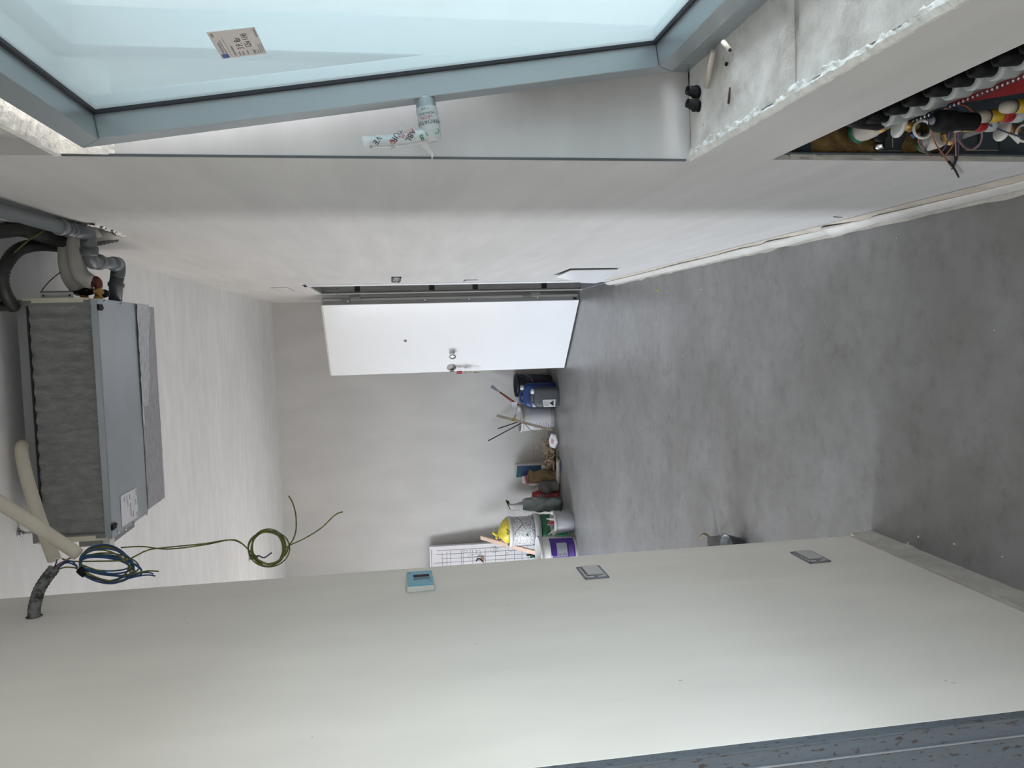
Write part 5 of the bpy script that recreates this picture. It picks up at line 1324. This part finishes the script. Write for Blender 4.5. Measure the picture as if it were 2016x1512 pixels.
# purple paint bucket, nearest
p = Vector((-1.9636, 6.4756, 0.0000)); p = Vector((p.x - .030, p.y + .135, 0))
t = thing('purple_bucket', p, 'purple printed paint bucket standing nearest to the camera along the back wall', 'bucket')
pail(t, p, .137, .150, .335, M_bucketw, .008)
def pl2(u_, v_, off=0, a0=-2.75, a1=-.25):
    an = a0 + (a1 - a0) * u_; z = .022 + .222 * v_; rr_ = .137 + .013 * z / .335 + .0012 + off
    return (p.x + rr_ * math.cos(an), p.y + rr_ * math.sin(an), z)
pp = B().grid(lambda u_, v_: pl2(u_, v_), 30, 2).build('purple_label', M_purple, t, fix=False)
pq = B().grid(lambda u_, v_: pl2(.50 + .33 * u_, .33 + .42 * v_, .0008), 10, 2).build('grey_panel', mat('grey_panel_print', (.36, .37, .42), .5), pp, fix=False)
for k_ in range(6):
    B().grid(lambda u_, v_: pl2(.505 + (.05 + .02 * (k_ % 2)) * u_, .38 + .06 * k_ + .022 * v_, .0015), 3, 1).build('print_line', M_ink, pq, fix=False)
B().grid(lambda u_, v_: pl2(.485 + .008 * u_, .33 + .62 * v_, .0008), 2, 2).build('rule', M_label, pp, fix=False)
B().grid(lambda u_, v_: pl2(.455 + .07 * u_, .955 + .03 * v_, .0008), 4, 1).build('rule', M_label, pp, fix=False)
B().grid(lambda u_, v_: pl2(.39 + .02 * u_, .72 + .05 * v_, .0008), 2, 1).build('dot', M_label, pp, fix=False)
for k_ in range(4): B().grid(lambda u_, v_: pl2(.36 + .4 * u_, .08 + .05 * k_ + .014 * v_, .0008), 8, 1).build('print_line', M_ink_g, pp, fix=False)
B().lathe([(.143, .27), (.0005, .285)], p, (0, 0, 1), 28, close=False).build('white_paint', M_label, t, fix=False)
# fresh batten leaning behind it
a_ = Vector((-2.1008, 6.9300, 0.2339)); b_ = Vector((-2.0292, 7.4200, 0.7571))
tt = thing('wooden_batten', a_, 'fresh pale wooden batten leaning from the purple bucket to the wall', 'wood')
side = (b_ - a_).normalized()
B().bar(a_ + (a_ - b_).normalized() * .18, b_, .040, .020, (1, 0, .3)).build('batten', M_wood_new, tt)

# foam board with pencilled plans against the wall
bx1 = Vector((-2.1243, 7.5600, 1.2665)); bx0 = Vector((-2.1583, 7.5000, 0.3365))
zt = bx1.z; xr = bx1.x
t = thing('foam_board', (xr - .3, 7.5, 0), 'white foam board covered in drawn lines and circles leaning on the back wall', 'board')
FB = lambda s_, v_, n_=0: Vector((xr + .02 * (1 - v_) - s_, 7.42 + .13 * v_ - n_, .004 + (zt - .004) * v_))
B().hexa([FB(0, 0), FB(.62, 0), FB(.62, 0, -.05), FB(0, 0, -.05)], [FB(0, 1), FB(.62, 1), FB(.62, 1, -.05), FB(0, 1, -.05)]).build('panel', M_foamboard, t, bevel=.003)
k = B()
def ln(s0, v0, s1, v1, w_=.0022):
    a_, b_ = FB(s0, v0, .0012), FB(s1, v1, .0012); d_ = (b_ - a_).normalized(); sd = Vector((d_.z, 0, -d_.x)) * w_
    k.add([a_ - sd, a_ + sd, b_ + sd, b_ - sd], [(0, 1, 2, 3)])
rnd = random.Random(3)
for s_ in (.045, .085, .13, .17): ln(s_, .12 + .1 * rnd.random(), s_, .9 + .08 * rnd.random(), .0026)
for v_ in (.985, .90, .865, .835, .75, .735, .66, .56, .48, .40, .33, .27, .22): ln(.012 + .06 * rnd.random(), v_, .18 + .4 * rnd.random(), v_, .0024)
def ring(s0, v0, r):
    for i in range(18):
        a0_, a1_ = 2 * PI * i / 18, 2 * PI * (i + 1) / 18
        ln(s0 + r * math.cos(a0_), v0 + r * math.sin(a0_) / zt, s0 + r * math.cos(a1_), v0 + r * math.sin(a1_) / zt, .0018)
for s_, v_, r in ((.075, .655, .030), (.085, .615, .022), (.07, .715, .015), (.065, .49, .034), (.12, .685, .017), (.11, .60, .012), (.07, .36, .024), (.115, .39, .014), (.068, .48, .02)): ring(s_, v_, r)
k.build('drawn_lines', M_ink_g, t, fix=False)
# things tucked between board and buckets
q = Vector((-2.1960, 7.2500, 0.3350))
for dx, m_, lb, r, z1 in ((.02, M_rubber, 'dark tube standing behind the fresh batten, left of the green bottle', .022, .34), (-.012, M_bucketg, 'green bottle standing behind the fresh batten', .026, .30)):
    tt = thing('bottle', (q.x + dx, 7.22, 0), lb, 'bottle')
    B().lathe([(r, 0), (r, z1 * .72), (r * .4, z1 * .86), (r * .4, z1)], (q.x + dx, 7.22 - dx, 0), (0, 0, 1), 14).build('bottle_body', m_, tt)
q = Vector((-2.2605, 7.4400, 0.7718))
tt = thing('spring_clamp', q, 'orange and black hand clamp hooked on the drawn foam board', 'tool')
B().tube(spline([q + Vector((-.03, .03, -.03)), q + Vector((-.005, .03, -.01)), q + Vector((.0, .03, .02)), q + Vector((-.02, .03, .035))], 5), .007, 8).build('black_arm', M_black, tt)
B().tube(spline([q + Vector((-.04, .025, -.035)), q + Vector((-.005, .025, -.035)), q + Vector((.010, .025, -.01))], 5), .007, 8).build('orange_pad', mat('orange_plastic', (.50, .17, .03), .4), tt)

# pot and trowel peeping out behind the stub wall
c = Vector((-0.9938, 3.2559, 0.0000)); c = Vector((c.x - .045, c.y, 0))
t = thing('rubber_bowl', c, 'dark rubber bowl on the floor half hidden behind the stub wall', 'bowl')
B().lathe([(.045, 0), (.062, .01), (.082, .075), (.085, .078), (.079, .075), (.058, .014), (.0005, .012)], c, (0, 0, 1), 28, close=False).build('bowl', M_greyjc, t, fix=False)
B().lathe([(.068, .045), (.0005, .05)], c, (0, 0, 1), 20, close=False).build('dried_mortar', M_sack, t, fix=False)
q = Vector((-1.0445, 3.4990, 0.0000))
tt = thing('float_trowel', (q.x - .03, q.y, 0), 'small trowel standing on edge beside the dark bowl', 'tool')
B().hexa([(q.x - .10, q.y, 0), (q.x + .012, q.y, 0), (q.x + .012, q.y + .01, 0), (q.x - .10, q.y + .01, 0)], [(q.x - .10, q.y + .02, .055), (q.x + .004, q.y + .02, .055), (q.x + .004, q.y + .03, .055), (q.x - .10, q.y + .03, .055)]).build('blade', M_sack, tt)
B().tube(spline([(q.x - .005, q.y + .02, .04), (q.x + .012, q.y + .05, .062), (q.x - .01, q.y + .07, .075)], 5), .008, 8).build('trowel_grip', M_wood, tt)

# crumbs scattered on the screed
b = B(); rnd = random.Random(8)
for p_ in ((0.1899, 3.7058, 0.0000), (0.2237, 4.3324, 0.0000), (0.2605, 2.1790, 0.0000), (-0.6891, 2.1149, 0.0000), (-0.6576, 2.0690, 0.0000), (-0.6383, 1.9184, 0.0000), (-0.6246, 1.7447, 0.0000), (-0.4142, 3.0557, -0.0000), (-0.1533, 3.9557, -0.0000)):
    b.ball(Vector(p_) + Vector((0, 0, .002)), rnd.uniform(.0025, .0045), rnd.uniform(.0025, .005), .003, 6, 4)
for i in range(70):
    b.ball((rnd.uniform(-2.2, .28), rnd.uniform(1.6, 7.2), .001), rnd.uniform(.001, .003), rnd.uniform(.001, .003), .0015, 5, 3)
b.build('plaster_crumbs', M_crust, label='tiny pale plaster crumbs scattered over the floor', cat='crumbs', kind='stuff')
b = B()
for p_ in ((0.2252, 4.3585, 0.0000), (0.2202, 4.3239, 0.0000)): b.ball(Vector(p_) + Vector((0, 0, .002)), .006, .005, .003, 6, 4)
b.build('yellow_crumb', M_yellowbag, label='small yellow crumb on the floor near the right wall', cat='crumb')
